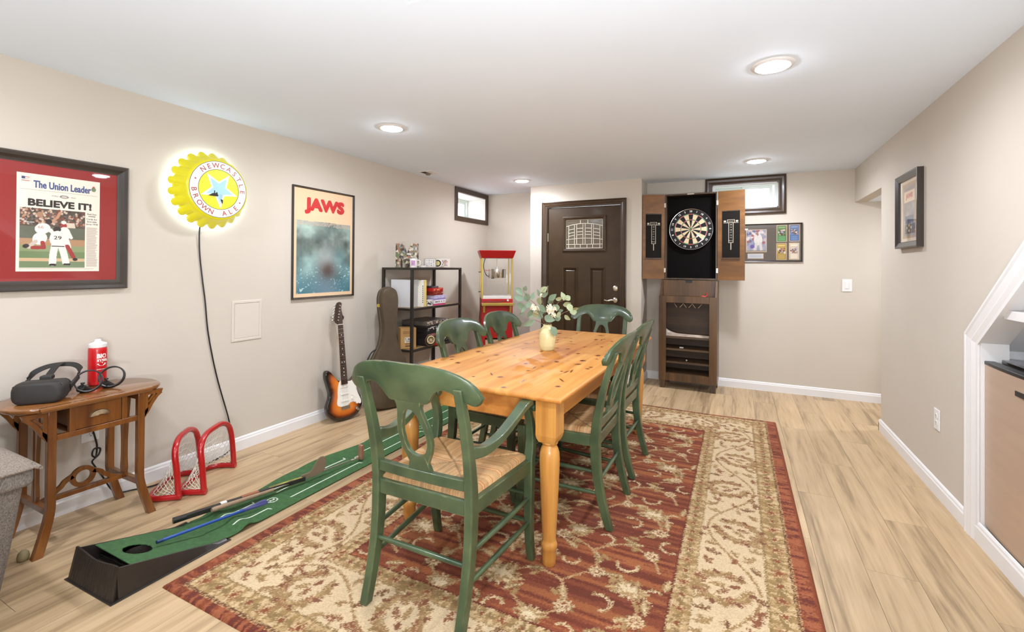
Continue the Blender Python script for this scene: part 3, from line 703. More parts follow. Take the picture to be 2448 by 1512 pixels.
# ---------------------------------------------------------------- chairs
_pz = [0, .08, .16, .24, .32, .42, .50, .58, .66, .74, .82, .90, .96]; _py = [-.274, -.249, -.229, -.214, -.205, -.201, -.206, -.218, -.235, -.256, -.281, -.308, -.330]
post_y = lambda z: float(np.interp(z, _pz, _py))
def make_chair(name, label, arm, loc, rz, group):
    t = thing(name, label, 'chair', loc, rz, group)
    bw0 = .21 if arm else .203; fw = .25 if arm else .225; fy = .22 if arm else .186
    px = lambda z: bw0+.007*z; rs_x = 1.0 if arm else .957
    for sx in (-1, 1):                                               # back posts run from the floor to the top rail
        mb = MB(); rings = []
        for z in np.linspace(0, .872, 30):
            dpt = float(np.interp(z, [0, .2, .42, .6, .87], [.036, .044, .05, .038, .026])); x = sx*px(z); y = post_y(z); w = .017
            rings.append([(x-w, y-dpt/2, z), (x+w, y-dpt/2, z), (x+w, y+dpt/2, z), (x-w, y+dpt/2, z)])
        mb.loft(rings).build('rear_leg', m_green, t, smooth=50, bevel=.004)
        mb = MB(); rings = []                                        # front legs
        for z in np.linspace(0, .70 if arm else .452, 26 if arm else 14):
            y = fy+.004+.028*max(0, 1-z/.20)**2
            hw = float(np.interp(z, [0, .25, .45, .7], [.016, .0185, .021, .014]))
            if z > .45: q = (z-.45)/.25; y += -.012*math.sin(q*PI*.5)-.03*q*q+.03*math.sin(q*PI); 
            xx = sx*(fw-.002)
            rings.append([(xx-hw, y-hw, z), (xx+hw, y-hw, z), (xx+hw, y+hw, z), (xx-hw, y+hw, z)])
        mb.loft(rings).build('front_leg', m_green, t, smooth=50, bevel=.004)
        if arm:
            P = smoothpath([(px(.62)*sx, post_y(.62)+.01, .628), (sx*.222, -.13, .612), (sx*.232, -.03, .625), (sx*.243, .07, .665), (sx*.25, .15, .700), (sx*.252, .205, .707), (sx*.252, .238, .690)], 6)
            rings = []
            for i, p in enumerate(P):
                a_ = Vector(P[min(i+1, len(P)-1)])-Vector(P[max(i-1, 0)]); a_.normalize(); nrm = Vector((0, -a_.z, a_.y)); hw = float(np.interp(i, [0, 12, 28, len(P)-1], [.016, .02, .024, .022])); th = float(np.interp(i, [0, 6, 20, len(P)-1], [.022, .018, .013, .012]))
                p = Vector(p); rings.append([p+Vector((-hw, 0, 0))-nrm*th, p+Vector((hw, 0, 0))-nrm*th, p+Vector((hw, 0, 0))+nrm*th, p+Vector((-hw, 0, 0))+nrm*th])
            mb = MB(); mb.loft(rings); mb.lathe([(.018, -.022), (.018, .022)], 14, (sx*.252, .233, .677), axis='x')
            mb.build('arm', m_green, t, smooth=50, bevel=.004)
    # seat frame
    mb = MB(); hb, hf = bw0-.008, fw-.012
    mb.bar((-hf, fy, .425), (hf, fy, .425), .026, .056); mb.bar((-hb, -.205, .425), (hb, -.205, .425), .026, .056)
    for sx in (-1, 1): mb.bar((sx*px(.42), -.19, .425), (sx*(fw-.002), fy-.01, .425), .026, .056)
    mb.build('seat_frame', m_green, t, bevel=.004)
    # rush seat: four triangles of strands that wrap the rails
    n = 150; V_, U_ = np.meshgrid(np.linspace(-1, 1, n), np.linspace(-1, 1, n), indexing='ij')
    yb, yf = -.205, fy+.008; yy = (yf+yb)/2+V_*(yf-yb)/2; hw = np.interp(yy, [yb, yf], [hb+.004, hf+.006]); xx = U_*hw
    sq = np.maximum(np.abs(U_), np.abs(V_)); side_ = np.abs(U_) > np.abs(V_)
    s_ = np.where(side_, yy, xx); strand = np.floor((s_+1)/.0046).astype(int); rs = np.random.default_rng(11).random(1200)
    seam = np.abs(np.abs(U_)-np.abs(V_))
    z = .4545+.0225*np.clip((1-sq)/.10, 0, 1)**.5-.008*np.exp(-(seam/.035)**2)*(sq > .1)-.006*(1-sq)+.0011*np.abs(np.sin(PI*(s_+1)/.0046))
    z = np.where(sq > .985, .447, z)
    k = rs[(strand+side_*313) % 1200]; k = .65*k+.35*rs[((strand//3)+side_*71) % 1200]
    base = np.array([196, 154, 104])[None, None]*(.78+.30*k)[..., None]; base = np.where((k > .82)[..., None], np.array([170, 118, 68]), base); base = base*(1-.28*np.exp(-(seam/.02)**2))[..., None]
    grid_mesh('rush_seat', xx, yy, z, base, m_rush, t)
    # top rail, hooked ends and a dropped tab in the middle
    tz = ([0, .06, .12, .18, .225, .255, .275, .287, .291], [.950, .950, .946, .936, .919, .900, .878, .857, .839])
    bz = ([0, .072, .084, .095, .108, .125, .145, .165, .185, .205, .222, .240, .258, .272, .284, .291], [.800, .800, .803, .814, .834, .852, .862, .862, .855, .842, .830, .818, .811, .812, .822, .839])
    xs_ = sorted(set(np.round(np.concatenate([np.linspace(-.291, .291, 67), [-.072, .072, -.084, .084]]), 4)))
    mb = MB(); rings = []
    for x in xs_:
        a = abs(x); t_, b_ = float(np.interp(a, *tz)), float(np.interp(a, *bz)); cur = .038*(a/.27)**2-.018; q = []
        if t_-b_ < .002: t_ += .001; b_ -= .001
        zs_ = [b_, b_+(t_-b_)*.12, b_+(t_-b_)*.5, b_+(t_-b_)*.88, t_]
        ins = min(.004, (t_-b_)*.3)
        for z_, off in zip(zs_, (-.008, -.012, -.0125, -.012, -.007)): q.append((x*rs_x, post_y(z_)+cur+off, z_))
        for z_, off in zip(zs_[::-1], (.007, .012, .0125, .012, .008)): q.append((x*rs_x, post_y(z_)+cur+off, z_))
        rings.append(q)
    mb.loft(rings).build('top_rail', m_green, t, smooth=46)
    # splat: lyre outline with a tear-shaped opening
    half = [(.058, .812), (.053, .785), (.056, .758), (.067, .718), (.0745, .675), (.073, .635), (.063, .600), (.050, .575), (.042, .557), (.040, .547), (.051, .537), (.054, .525), (.046, .508)]
    out = [(-a, b) for a, b in half][::-1]; out = half+out
    hole_h = [(.0, .772), (.016, .769), (.030, .752), (.044, .715), (.0525, .672), (.0505, .635), (.040, .604), (.020, .588), (0, .584)]
    hole = hole_h+[(-a, b) for a, b in hole_h[1:-1]][::-1]
    def hit(poly, ang):
        dx, dz = math.cos(ang), math.sin(ang); best = None
        for (x0, z0), (x1, z1) in zip(poly, poly[1:]+poly[:1]):
            ex_, ez_ = x1-x0, z1-z0; den = dx*ez_-dz*ex_
            if abs(den) < 1e-12: continue
            tt = (x0*ez_-(z0-.675)*ex_)/den; u = (x0*dz-(z0-.675)*dx)/den
            if tt > 0 and -1e-6 <= u <= 1+1e-6 and (best is None or tt > best): best = tt
        return (best*dx, .675+best*dz)
    angs = sorted(set([round(math.atan2(b-.675, a) % (2*PI), 5) for a, b in out]+[round(x, 5) for x in np.linspace(0, 2*PI, 49)[:-1]]))
    rings = []
    for an in angs:
        o_, h_ = hit(out, an), hit(hole, an); yy_ = lambda z_: float(np.interp(z_, [.50, .55, .65, .75, .82], [-.212, -.219, -.243, -.275, -.298]))
        rings.append([(o_[0], yy_(o_[1])-.009, o_[1]), (o_[0], yy_(o_[1])+.009, o_[1]), (h_[0], yy_(h_[1])+.009, h_[1]), (h_[0], yy_(h_[1])-.009, h_[1])])
    MB().loft(rings, closed=True).build('splat', m_green, t, smooth=35, bevel=.0025)
    mb = MB(); rings = []
    for x in np.linspace(-px(.5), px(.5), 13):
        y = post_y(.51)-.010*(1-(x/.22)**2); rings.append([(x, y-.012, .488), (x, y+.012, .488), (x, y+.012, .528), (x, y-.012, .528)])
    mb.loft(rings).build('lower_rail', m_green, t, smooth=40, bevel=.003)
    for sx in (-1, 1):
        for z_ in (.165, .27):
            mb = MB(); mb.tube([(sx*px(z_), post_y(z_), z_), (sx*(px(z_)+fw)/2, 0, z_+.006), (sx*(fw-.002), fy, z_+.012)], [.0085, .0115, .0085], 12); mb.build('stretcher', m_green, t, smooth=60)
    for y, z_, x in ((fy+.002, .30, fw), (fy+.004, .18, fw), (post_y(.225), .225, px(.22))):
        mb = MB(); mb.tube([(-x, y, z_), (0, y, z_), (x, y, z_)], [.0085, .0115, .0085], 12); mb.build('stretcher', m_green, t, smooth=60)
    return t
G = 'green dining chairs round the pine table'
arm = make_chair('dining_chair', 'green armchair at the near end of the pine table, its back to the camera', True, (-1.062, 1.612, RUGZ), 0, G)
s0 = make_chair('dining_chair', 'green side chair with rush seat on the right side of the table, nearer the camera', False, (-.836, 2.445, RUGZ), PI/2, G)
for label, loc, rz in (('green side chair on the right side of the table, nearer the dart cabinet', (-.845, 3.06, RUGZ), PI/2-.02),
                       ('green side chair tucked under the left side of the table, nearer the guitars', (-1.305, 2.49, RUGZ), -PI/2),
                       ('green side chair on the left side of the table, in front of the popcorn cart', (-1.30, 3.045, RUGZ), -PI/2),
                       ('green side chair at the far end of the table, in front of the dark door', (-1.10, 3.785, RUGZ), PI)):
    c = copy_tree(s0); c.location = loc; c.rotation_euler = (0, 0, rz); c['label'] = label

# ---------------------------------------------------------------- vase and eucalyptus
TOP = RUGZ+TZ
m_vase = mat('pale_glaze', L(214, 202, 150), .35, vary=.05, vscale=20, bump=.3, bscale=120, coat=.3, stretch=(.2, .2, 3))
vx, vy = -1.115, 2.79
va = thing('vase', 'small pale yellow ribbed ceramic vase on the pine table', 'vase', (vx, vy, TOP))
pr = [(.040, 0), (.044, .004), (.049, .03), (.0535, .065), (.054, .09), (.051, .115), (.042, .138), (.031, .150), (.0275, .158), (.029, .165), (.026, .165), (.024, .155), (.038, .135), (.046, .09), (.036, .01)]
MB().lathe(pr, 36).build('body', m_vase, va, smooth=60)
bq = thing('eucalyptus_bouquet', 'faux eucalyptus sprays with cream blooms in the pale vase', 'bouquet', (vx, vy, TOP+.15))
m_stem = mat('stem', L(128, 98, 72), .7, vary=.2, vscale=40)
m_leaf = mat('eucalyptus_leaf', L(100, 124, 100), .6, col2=L(138, 158, 130), vscale=25)
m_leaf2 = mat('eucalyptus_leaf_pale', L(146, 158, 116), .6, col2=L(178, 184, 144), vscale=25)
Rv, Uv, Fv = r0, u0, f0
B = lambda a, b, c=0: Rv*a+Uv*b+Fv*c                                 # across, up, away, in the vase's own space
def leaf_mesh(name, ln, wd, fold, mt):
    V = []; F = []; n = 7
    for i in range(n):
        u = i/(n-1); w = wd*math.sin(PI*min(1, u*.93+.04)**.85); zc = -.15*ln*u*u
        V += [(-w, ln*u, zc+fold*w), (0, ln*u, zc), (w, ln*u, zc+fold*w)]
    for i in range(n-1): F += [(3*i, 3*i+1, 3*i+4, 3*i+3), (3*i+1, 3*i+2, 3*i+5, 3*i+4)]
    me = bpy.data.meshes.new(name); me.from_pydata(V, [], F); me.shade_smooth(); me.materials.append(mt); return me
LM = [leaf_mesh('leaf', 1, .36, .25, m_leaf), leaf_mesh('leaf', 1, .36, .25, m_leaf2), leaf_mesh('leaf', 1, .24, .3, m_leaf)]
def add_leaf(p, tip, size, kind, roll=0):
    d_ = (tip-p).normalized(); side = d_.cross(-Fv); side = side.normalized() if side.length > 1e-3 else Rv; nn = side.cross(d_)
    M3 = Matrix((side, d_, nn)).transposed() @ Matrix.Rotation(roll, 3, 'Y')
    o = put(bpy.data.objects.new('leaf', LM[kind]), bq); o.matrix_basis = Matrix.Translation(p) @ (M3.to_4x4() @ Matrix.Scale(size, 4)); return o
PXM = .00278/7.56                                                    # metres per unit of the sketch the sprays were measured on
S = lambda x, y, c=0: B((x-770)*PXM, (905-y)*PXM, c)
mb = MB()
stems = [([(760, 900), (690, 800), (560, 520), (430, 400), (330, 260)], -.03), ([(750, 900), (640, 830), (540, 800), (450, 820)], .05), ([(770, 900), (740, 750), (690, 480), (660, 330), (730, 230)], .02),
         ([(790, 900), (840, 700), (950, 480), (1080, 430), (1110, 400)], -.02), ([(800, 900), (880, 780), (1010, 690), (1140, 630), (1290, 590)], .03), ([(780, 900), (760, 720), (740, 560)], -.05),
         ([(770, 900), (700, 760), (600, 690), (470, 640)], -.06), ([(790, 900), (850, 760), (870, 600), (880, 400)], .04), ([(800, 900), (830, 880), (880, 900)], -.04)]
for P, c in stems:
    n = len(P); mb.tube(smoothpath([S(x, y, c*i/(n-1)) for i, (x, y) in enumerate(P)], 6), .0016, 6)
    if n > 3: mb.tube([B(0, -.12), S(*P[0], 0)], .0018, 6)
mb.build('stems', m_stem, bq)
LV = [(330, 340, 205, 230, 34, 2, 0), (310, 260, 200, 235, 30, 2, 0), (350, 260, 380, 190, 24, 0, 0), (340, 440, 190, 380, 46, 0, .3), (370, 560, 220, 520, 44, 0, -.2), (380, 540, 310, 640, 36, 2, 0), (420, 470, 390, 330, 34, 0, 0),
      (400, 560, 460, 460, 30, 0, 0), (490, 430, 530, 300, 30, 2, .2), (420, 740, 510, 600, 34, 2, 0), (520, 690, 430, 730, 30, 2, 0), (360, 680, 270, 720, 16, 2, 0), (540, 780, 350, 890, 56, 2, 0), (620, 360, 590, 250, 22, 2, .5),
      (650, 290, 770, 210, 34, 1, .3), (660, 330, 780, 330, 42, 0, .2), (700, 690, 600, 560, 50, 0, 0), (640, 520, 720, 640, 46, 0, .3), (560, 620, 560, 740, 38, 1, .4), (700, 760, 570, 700, 48, 0, 0), (710, 720, 870, 770, 58, 0, .2),
      (790, 420, 920, 340, 60, 0, .1), (820, 400, 840, 540, 42, 0, 0), (900, 400, 1020, 400, 46, 1, .3), (950, 520, 940, 620, 34, 1, 0), (1060, 430, 1020, 290, 40, 1, .2), (1080, 420, 1180, 360, 44, 1, .2), (1060, 530, 1190, 500, 44, 1, 0),
      (1120, 490, 1170, 610, 40, 1, .2), (1180, 610, 1340, 600, 46, 1, .4), (1170, 650, 1310, 640, 40, 1, .1), (1060, 690, 1140, 760, 32, 1, .3), (980, 640, 1050, 620, 26, 0, .3), (920, 720, 1010, 650, 42, 1, 0), (900, 780, 1010, 740, 44, 0, .2),
      (880, 800, 790, 820, 30, 2, 0), (830, 890, 920, 1040, 62, 0, 0), (650, 400, 620, 540, 34, 1, .3), (860, 520, 950, 600, 38, 0, .3), (440, 420, 430, 330, 22, 2, 0), (560, 520, 540, 640, 30, 1, .2)]
for i, (x, y, tx, ty, ln, kind, roll) in enumerate(LV):
    c = .05*math.sin(i*2.4); p, q = S(x, y, c), S(tx, ty, c+.03*math.cos(i*1.7)); add_leaf(p, q, max((q-p).length, .02)*1.05, kind, roll+.35*math.sin(i*3.1))
m_petal = mat('cream_petal', L(236, 230, 206), .7, vary=.05, vscale=60)
def bloom(c, R, n):
    mb = MB(); g = np.random.default_rng(n)
    for k in range(70):
        z = g.uniform(-.8, 1); a = g.uniform(0, 2*PI); r_ = math.sqrt(1-z*z); d_ = Rv*(r_*math.cos(a))+Uv*(z)+Fv*(r_*math.sin(a)); p = c+d_*R*.55; t_ = d_.orthogonal().normalized(); b_ = d_.cross(t_); s_ = R*.30
        tip = p+d_*R*.5+Uv*R*.1*g.normal(); mb.add([p-t_*s_*.5, p+t_*s_*.5, tip+b_*s_*.6+t_*s_*.4, tip-b_*s_*.2-t_*s_*.4], [(0, 1, 2, 3)])
    mb.lathe([(.001, -R*.6), (R*.5, -R*.3), (R*.6, 0), (R*.45, R*.4), (.001, R*.6)], 12, c)
    return mb.build('flower', m_petal, bq, smooth=30)
bloom(S(820, 580, -.05), .034, 1); bloom(S(515, 560, -.02), .022, 2); bloom(S(600, 600, .02), .02, 3); bloom(S(860, 690, -.05), .018, 4); bloom(S(670, 350, 0), .015, 5)
# ---------------------------------------------------------------- framed pictures (front faces -y)
def frame_bars(parent, w, h, fw, dep, m, prof=None, name='frame'):
    """w,h outer size, centred at the origin, back on y=0"""
    prof = prof or [(0, 0), (0, dep*.7), (.15, dep), (.45, dep*.92), (.7, dep*.55), (1, dep*.42), (1, 0)]
    rings = [[(px+mx*fw*a, -d, pz+mz*fw*a) for a, d in prof] for px, pz, mx, mz in ((-w/2, -h/2, 1, 1), (w/2, -h/2, -1, 1), (w/2, h/2, -1, -1), (-w/2, h/2, 1, -1))]
    return MB().loft(rings, closed=True).build(name, m, parent)
def pane(parent, w, h, y, m=None): return MB().box(-w/2, w/2, y-.0015, y, -h/2, h/2).build('glazing', m or m_glass, parent)
LW = PI/2; RWL = -PI/2
m_pframe = mat('black_brown_frame', L(52, 44, 37), .35, vary=.12, coat=.3)

# newspaper
nw = thing('framed_newspaper', 'framed newspaper front page on red matting at the left wall', 'picture', (XL, 1.093, 1.505), LW)
FW, FH = .576, .683
frame_bars(nw, FW, FH, .05, .03, m_pframe)
m_mat = mat('red_matting', L(142, 36, 32), .8, vary=.06, vscale=300)
MB().box(-FW/2+.03, FW/2-.03, -.010, -.002, -FH/2+.03, FH/2-.03).build('mat_board', m_mat, nw)
cv = Canvas(.323, .484, .0016, (228, 216, 200)); pw, ph = cv.w, cv.h
px0, px1, py0, py1 = .012, .262, .018, .315
cv.rect(px0, px1, py0, py1, (108, 126, 84)); cv.rect(px0, px1, .22, py1, (78, 66, 52)); cv.rect(px0, px1, .165, .225, (92, 94, 76)); cv.rect(px0, px1, .13, .165, (168, 128, 92)); cv.rect(px0, px1, .10, .13, (132, 142, 98))
cv.rect(px0, px1, .05, .066, (198, 166, 128)); cv.rect(px0, px1, .018, .05, (112, 128, 92))
for k in range(260):
    x, y = rng.uniform(px0+.004, px1-.004), rng.uniform(.235, py1-.004); c = [(120, 60, 44), (58, 46, 40), (170, 130, 104), (96, 84, 78), (190, 170, 150)][rng.integers(5)]; cv.ell(x, y, .005, .006, c)
cv.ell(.085, .285, .012, .014, (160, 120, 92)); cv.poly([(.175, .225), (.222, .225), (.218, .25), (.178, .252)], (206, 190, 170))
Wt, Gr, Sk, Rd, Dk = (226, 218, 206), (186, 172, 158), (182, 132, 100), (150, 40, 38), (44, 34, 30)
# leaping player, catcher and the player in the middle
cv.line([(.122, .245), (.15, .275), (.16, .30)], .012, Sk); cv.ell(.095, .215, .030, .026, Wt, .5); cv.ell(.118, .252, .012, .013, Dk); cv.ell(.085, .165, .026, .032, Wt, -.4); cv.line([(.07, .15), (.045, .12)], .016, Gr); cv.line([(.095, .145), (.10, .12), (.06, .118)], .017, Rd); cv.ell(.035, .125, .012, .010, Dk, .5); cv.line([(.10, .22), (.13, .20)], .014, Wt)
cv.ell(.175, .235, .013, .014, Rd); cv.ell(.175, .252, .010, .009, Wt); cv.ell(.180, .195, .022, .034, Wt, .1); cv.line([(.155, .21), (.14, .20)], .014, Rd); cv.line([(.195, .20), (.205, .175)], .014, Wt); cv.line([(.185, .165), (.195, .125)], .022, Wt); cv.line([(.19, .13), (.215, .075)], .018, Rd); cv.ell(.222, .062, .010, .008, Dk)
cv.ell(.150, .215, .015, .014, Dk); cv.ell(.152, .165, .031, .042, Wt); cv.line([(.135, .19), (.125, .21)], .015, Wt); cv.line([(.172, .19), (.185, .20)], .015, Wt); cv.line([(.142, .135), (.135, .085), (.133, .04)], .028, Wt); cv.line([(.166, .135), (.178, .085), (.185, .045)], .028, Wt); cv.line([(.126, .033), (.142, .033)], .011, Dk); cv.line([(.180, .036), (.198, .036)], .011, Dk); cv.line([(.13, .128), (.178, .128)], .004, Dk)
for k in range(44):
    y = .232-k*.0048; cv.rect(.268, .316-.01*rng.random(), y, y+.0022, (176, 164, 150))
for y in (.010, .014): cv.rect(.012, .30, y, y+.0016, (178, 166, 152))
cv.rect(.012, .312, .405, .4066, (150, 140, 128)); cv.ell(.176, .384, .018, .008, (120, 110, 100)); cv.ell(.176, .384, .012, .005, (196, 186, 172))
for k in range(5): cv.rect(.016, .046, .445+k*.0045, .4475+k*.0045, (180, 60, 56) if k % 2 == 0 else (224, 214, 206))
cv.rect(.016, .030, .455, .4675, (60, 64, 110)); cv.ell(.296, .44, .010, .012, (110, 130, 96)); cv.ell(.296, .452, .005, .005, (170, 70, 56))
print_plane('front_page', cv, -.1625, -.244, -.0108, m_print, nw)
OX, OZ = -.1625, -.244
mb = MB(); fat_text(mb, 'The Union Leader', OX+.172, OZ+.434, .037, .226, -.0114, .0008); mb.build('masthead', mat('masthead_blue', L(64, 82, 124), .7), nw)
mb = MB(); fat_text(mb, 'BELIEVE IT!', OX+.164, OZ+.343, .037, .248, -.0114, .0017)
for k, s_ in enumerate(('Red Sox', 'sweep', 'Cards for', 'first title', 'since 1918')): put_text(mb, s_, OX+.29, OZ+.306-k*.0135, h=.0085, y=-.0114, bold=.01)
put_text(mb, 'WORLD', OX+.140, OZ+.384, h=.005, y=-.0114); put_text(mb, 'SERIES', OX+.212, OZ+.384, h=.005, y=-.0114)
put_text(mb, '29', OX+.152, OZ+.172, h=.018, w=.030, y=-.0114, bold=.01); mb.build('headline', m_ink, nw)
mb = MB(); put_text(mb, '66', OX+.088, OZ+.222, h=.014, w=.02, y=-.0114); mb.build('shirt_number', mat('pink_ink', L(190, 110, 104), .7), nw)
mb = MB(); put_text(mb, 'finals.com', OX+.045, OZ+.245, h=.007, y=-.0114, bold=.01); mb.build('hoarding_lettering', m_paper, nw)
pane(nw, FW-.09, FH-.09, -.013)

# lit bottle-cap sign
m_cap = mat('lit_yellow_cap', L(196, 186, 14), .3, vary=.06, vscale=8, emit=L(230, 220, 34), estr=.16, coat=.4)
m_face = mat('lit_white_face', L(200, 200, 200), .3, emit=L(255, 252, 250), estr=.2, coat=.4)
m_capd = mat('lit_yellow_disc', L(196, 190, 36), .3, vary=.08, vscale=10, emit=L(240, 232, 70), estr=.2, coat=.4)
m_blue = mat('lit_pale_blue', L(140, 178, 196), .3, emit=L(180, 226, 246), estr=.2)
m_inkr = mat('red_sign_ink', L(160, 62, 48), .4, emit=L(200, 90, 70), estr=.03)
sg = thing('lit_sign', 'glowing yellow bottle-cap wall sign with a blue star in a white lettered ring', 'sign', (XL, 1.82, 1.785), LW)
mb = MB(); n = 21*10; rings = []
for y, r_, amp in ((-.028, .234, .013), (-.032, .236, .014), (-.06, .222, .010), (-.09, .207, .004), (-.108, .200, .0012), (-.122, .196, 0), (-.13, .190, 0), (-.134, .182, 0)):
    ring = []
    for k in range(n):
        a = 2*PI*k/n; q = math.cos(21*a); rr = r_+amp*(2*abs(math.cos(10.5*a))**.75-1); ring.append((rr*math.cos(a), y, rr*math.sin(a)))
    rings.append(ring)
mb.loft(rings); mb.build('cap', m_cap, sg, smooth=45)
MB().lathe([(.224, .002), (.224, .026), (.0005, .026), (.0005, .002)], 48, axis='y').build('back_plate', m_white, sg)
sy = -.1345
def ring2(mb, r0_, r1_, y, n=96): mb.loft([[(r*math.cos(2*PI*k/n), y_, r*math.sin(2*PI*k/n)) for r, y_ in ((r0_, y), (r0_, y-.0012), (r1_, y-.0012), (r1_, y))] for k in range(n)], closed=True)
mb = MB(); ring2(mb, .127, .182, sy); mb.build('white_band', m_face, sg)
mb = MB(); ring2(mb, .179, .1815, sy-.0006); ring2(mb, .1265, .129, sy-.0006); mb.build('black_rings', m_ink, sg)
mb = MB(); mb.lathe([(.127, -sy), (.127, -sy+.001), (.0005, -sy+.001), (.0005, -sy)], 72, axis='y'); mb.build('yellow_disc', m_capd, sg)
def star(R, r_, y, rot=90): return [((R if k % 2 == 0 else r_)*math.cos(math.radians(rot+36*k)), (R if k % 2 == 0 else r_)*math.sin(math.radians(rot+36*k))) for k in range(10)]
ROT = 58
mb = MB(); mb.prism(star(.122, .050, 0, ROT), XZ, sy-.0008, sy-.003); mb.build('star_border', m_face, sg)
mb = MB(); mb.prism(star(.088, .038, 0, ROT), XZ, sy-.003, sy-.0045); mb.build('star', m_blue, sg)
mb = MB(); T3 = sy-.0046
for P in ([(-.070, -.046), (-.045, -.030), (-.030, -.024), (-.012, -.030), (-.006, -.040), (-.012, -.046)], [(-.034, -.024), (-.034, -.012), (-.031, -.008), (-.028, -.012), (-.028, -.024)], [(-.022, -.028), (-.020, -.018), (-.016, -.022), (-.012, -.020), (-.012, -.032)],
          [(.006, -.060), (.022, -.064), (.022, -.080), (.018, -.092)]): mb.prism(P, XZ, T3, T3-.001)
for z in (-.034, -.044, -.054): mb.bar((.0, T3, z), (.022, T3, z-.004), .0012, .0008)
mb.build('skyline', m_ink, sg)
mb = MB()
def arc_text(mb, t, a0, step, R, h, y, up=True):
    for k, ch in enumerate(t):
        if ch == ' ': continue
        a = math.radians(a0+(-step if up else step)*k); ph = a-PI/2 if up else a+PI/2
        f = lambda u, v: (R*math.cos(a)+u*math.cos(ph)-v*math.sin(ph), y, R*math.sin(a)+u*math.sin(ph)+v*math.cos(ph))
        V, F = text_vf(ch, .008); lo, hi = V.min(0), V.max(0); s_ = h/.72; P = (V-(lo+hi)/2)*s_; mb.add([f(p[0], p[1]) for p in P], F)
arc_text(mb, 'NEWCASTLE', 131, 16.2, .1535, .032, sy-.0018); arc_text(mb, 'BROWN ALE', 187, 16.0, .1535, .032, sy-.0018, False)
mb.build('lettering', m_inkr, sg)['kind'] = 'stuff'
mb = MB()
for a in (161, -27): mb.lathe([(.005, 0), (.005, .002), (.0005, .002)], 12, (.1535*math.cos(math.radians(a)), sy, .1535*math.sin(math.radians(a))), axis='y')
mb.build('dots', m_inkr, sg)
m_led = emis('led_strip', (.78, .98, 1.22), 11)
MB().tube([(.231*math.cos(a), -.014, .231*math.sin(a)) for a in np.linspace(0, 2*PI, 65)[:-1]], .005, 6, closed=True).build('led_strip', m_led, sg)
# its cord: down the wall, behind the goals, along the baseboard to the outlet behind the side table
cw = XL+.006
P = [(cw+.03, 1.80, 1.60), (cw+.012, 1.772, 1.55), (cw, 1.777, 1.39), (cw, 1.797, 1.2), (cw, 1.815, 1.062), (cw, 1.838, .84), (cw, 1.895, .552), (cw+.004, 1.978, .235), (cw+.014, 1.992, .10), (cw+.022, 1.97, .03), (cw+.03, 1.86, .006), (cw+.05, 1.70, .005), (cw+.075, 1.52, .005), (cw+.03, 1.42, .006),
     (cw+.02, 1.33, .03), (cw+.012, 1.275, .14), (cw+.01, 1.245, .20), (cw+.012, 1.232, .235), (cw+.02, 1.255, .262), (cw+.02, 1.262, .295), (cw+.02, 1.235, .30), (cw+.02, 1.228, .27), (cw+.014, 1.246, .255), (cw+.01, 1.252, .31), (cw+.01, 1.243, .36), (cw+.016, 1.232, .40)]
tag(MB().tube(smoothpath(P, 7), .0042, 7).build('power_cord', m_blackp, smooth=60), 'black power cord hanging from the lit sign down the left wall', 'cord')
ol = thing('wall_outlet', 'white double outlet plate low on the left wall behind the side table', 'outlet', (XL, 1.228, .40), LW)
def plate(t, w=.075, h=.118, kind='outlet'):
    MB().box(-w/2, w/2, -.006, 0, -h/2, h/2).build('cover_plate', m_white, t, bevel=.003)
    if kind == 'outlet':
        for z in (-.02, .02):
            s_ = MB().lathe([(.0165, .006), (.0165, .0085), (.0005, .0085)], 24, (0, 0, z), axis='y').build('socket', m_white, t)
            mb = MB()
            for x in (-.006, .006): mb.box(x-.001, x+.001, -.0092, -.0084, z-.001, z+.007)
            mb.lathe([(.0025, .0084), (.0025, .0092)], 10, (0, 0, z-.008), axis='y'); mb.build('slots', m_ink, s_)
    else: MB().prism([(-.0165, -.033), (.0165, -.033), (.0165, .033), (-.0165, .033)], XZ, -.006, -.0095).build('rocker', m_white, t, bevel=.002)
plate(ol)

# poster
po = thing('framed_poster', 'tall framed poster with red title over a murky teal picture, on the left wall', 'poster', (XL, 2.783, 1.482), LW)
PW_, PH_ = .640, .908
m_thin = mat('thin_black_frame', L(38, 30, 28), .25, vary=.1, coat=.6)
frame_bars(po, PW_, PH_, .016, .022, m_thin)
cv = Canvas(.612, .88, .004, (228, 196, 158)); ny, nx = cv.ny, cv.nx
j, i = np.mgrid[0:ny, 0:nx]; u, v = i/(nx-1), j/(ny-1)
A = np.array([104, 128, 124.])*(1-vnoise(ny, nx, 40, 40, 4)[..., None])+np.array([150, 160, 146.])*vnoise(ny, nx, 40, 40, 4)[..., None]
lowt = np.clip((.45-v)/.5+.5*(vnoise(ny, nx, 50, 40, 3)-.4), 0, 1)[..., None]; A = A*(1-lowt)+np.array([58, 110, 124.])*lowt
spk = (vnoise(ny, nx, 3, 3, 1) > .86) & (v < .3); A[spk] = (176, 206, 204)
pale = np.exp(-(((u-.52)/.17)**2+((v-.33)/.20)**2)*1.2)[..., None]*.75; A = A*(1-pale)+np.array([176, 178, 176.])*pale     # plain mound of pale grey water
dark = np.exp(-(((u-.55)/.17)**2+((v-.24)/.11)**2)*1.6)[..., None]*.85; A = A*(1-dark)+np.array([74, 52, 44.])*dark
mnd = np.exp(-(((u-.52)/.26)**2+((v-.04)/.14)**2)*1.3)[..., None]*.8; A = A*(1-mnd)+np.array([112, 132, 146.])*mnd
wl = .705+.012*(vnoise(ny, nx, 20, 20, 2)-.5); m = (v < wl) & (u > .045) & (u < .955) & (v > .035); cv.A[m] = A[m]
sw = m & (v > wl-.04) & (rng.random((ny, nx)) > .55); cv.A[sw] = (190, 168, 150)
print_plane('poster_print', cv, -.306, -.44, -.008, m_print, po)
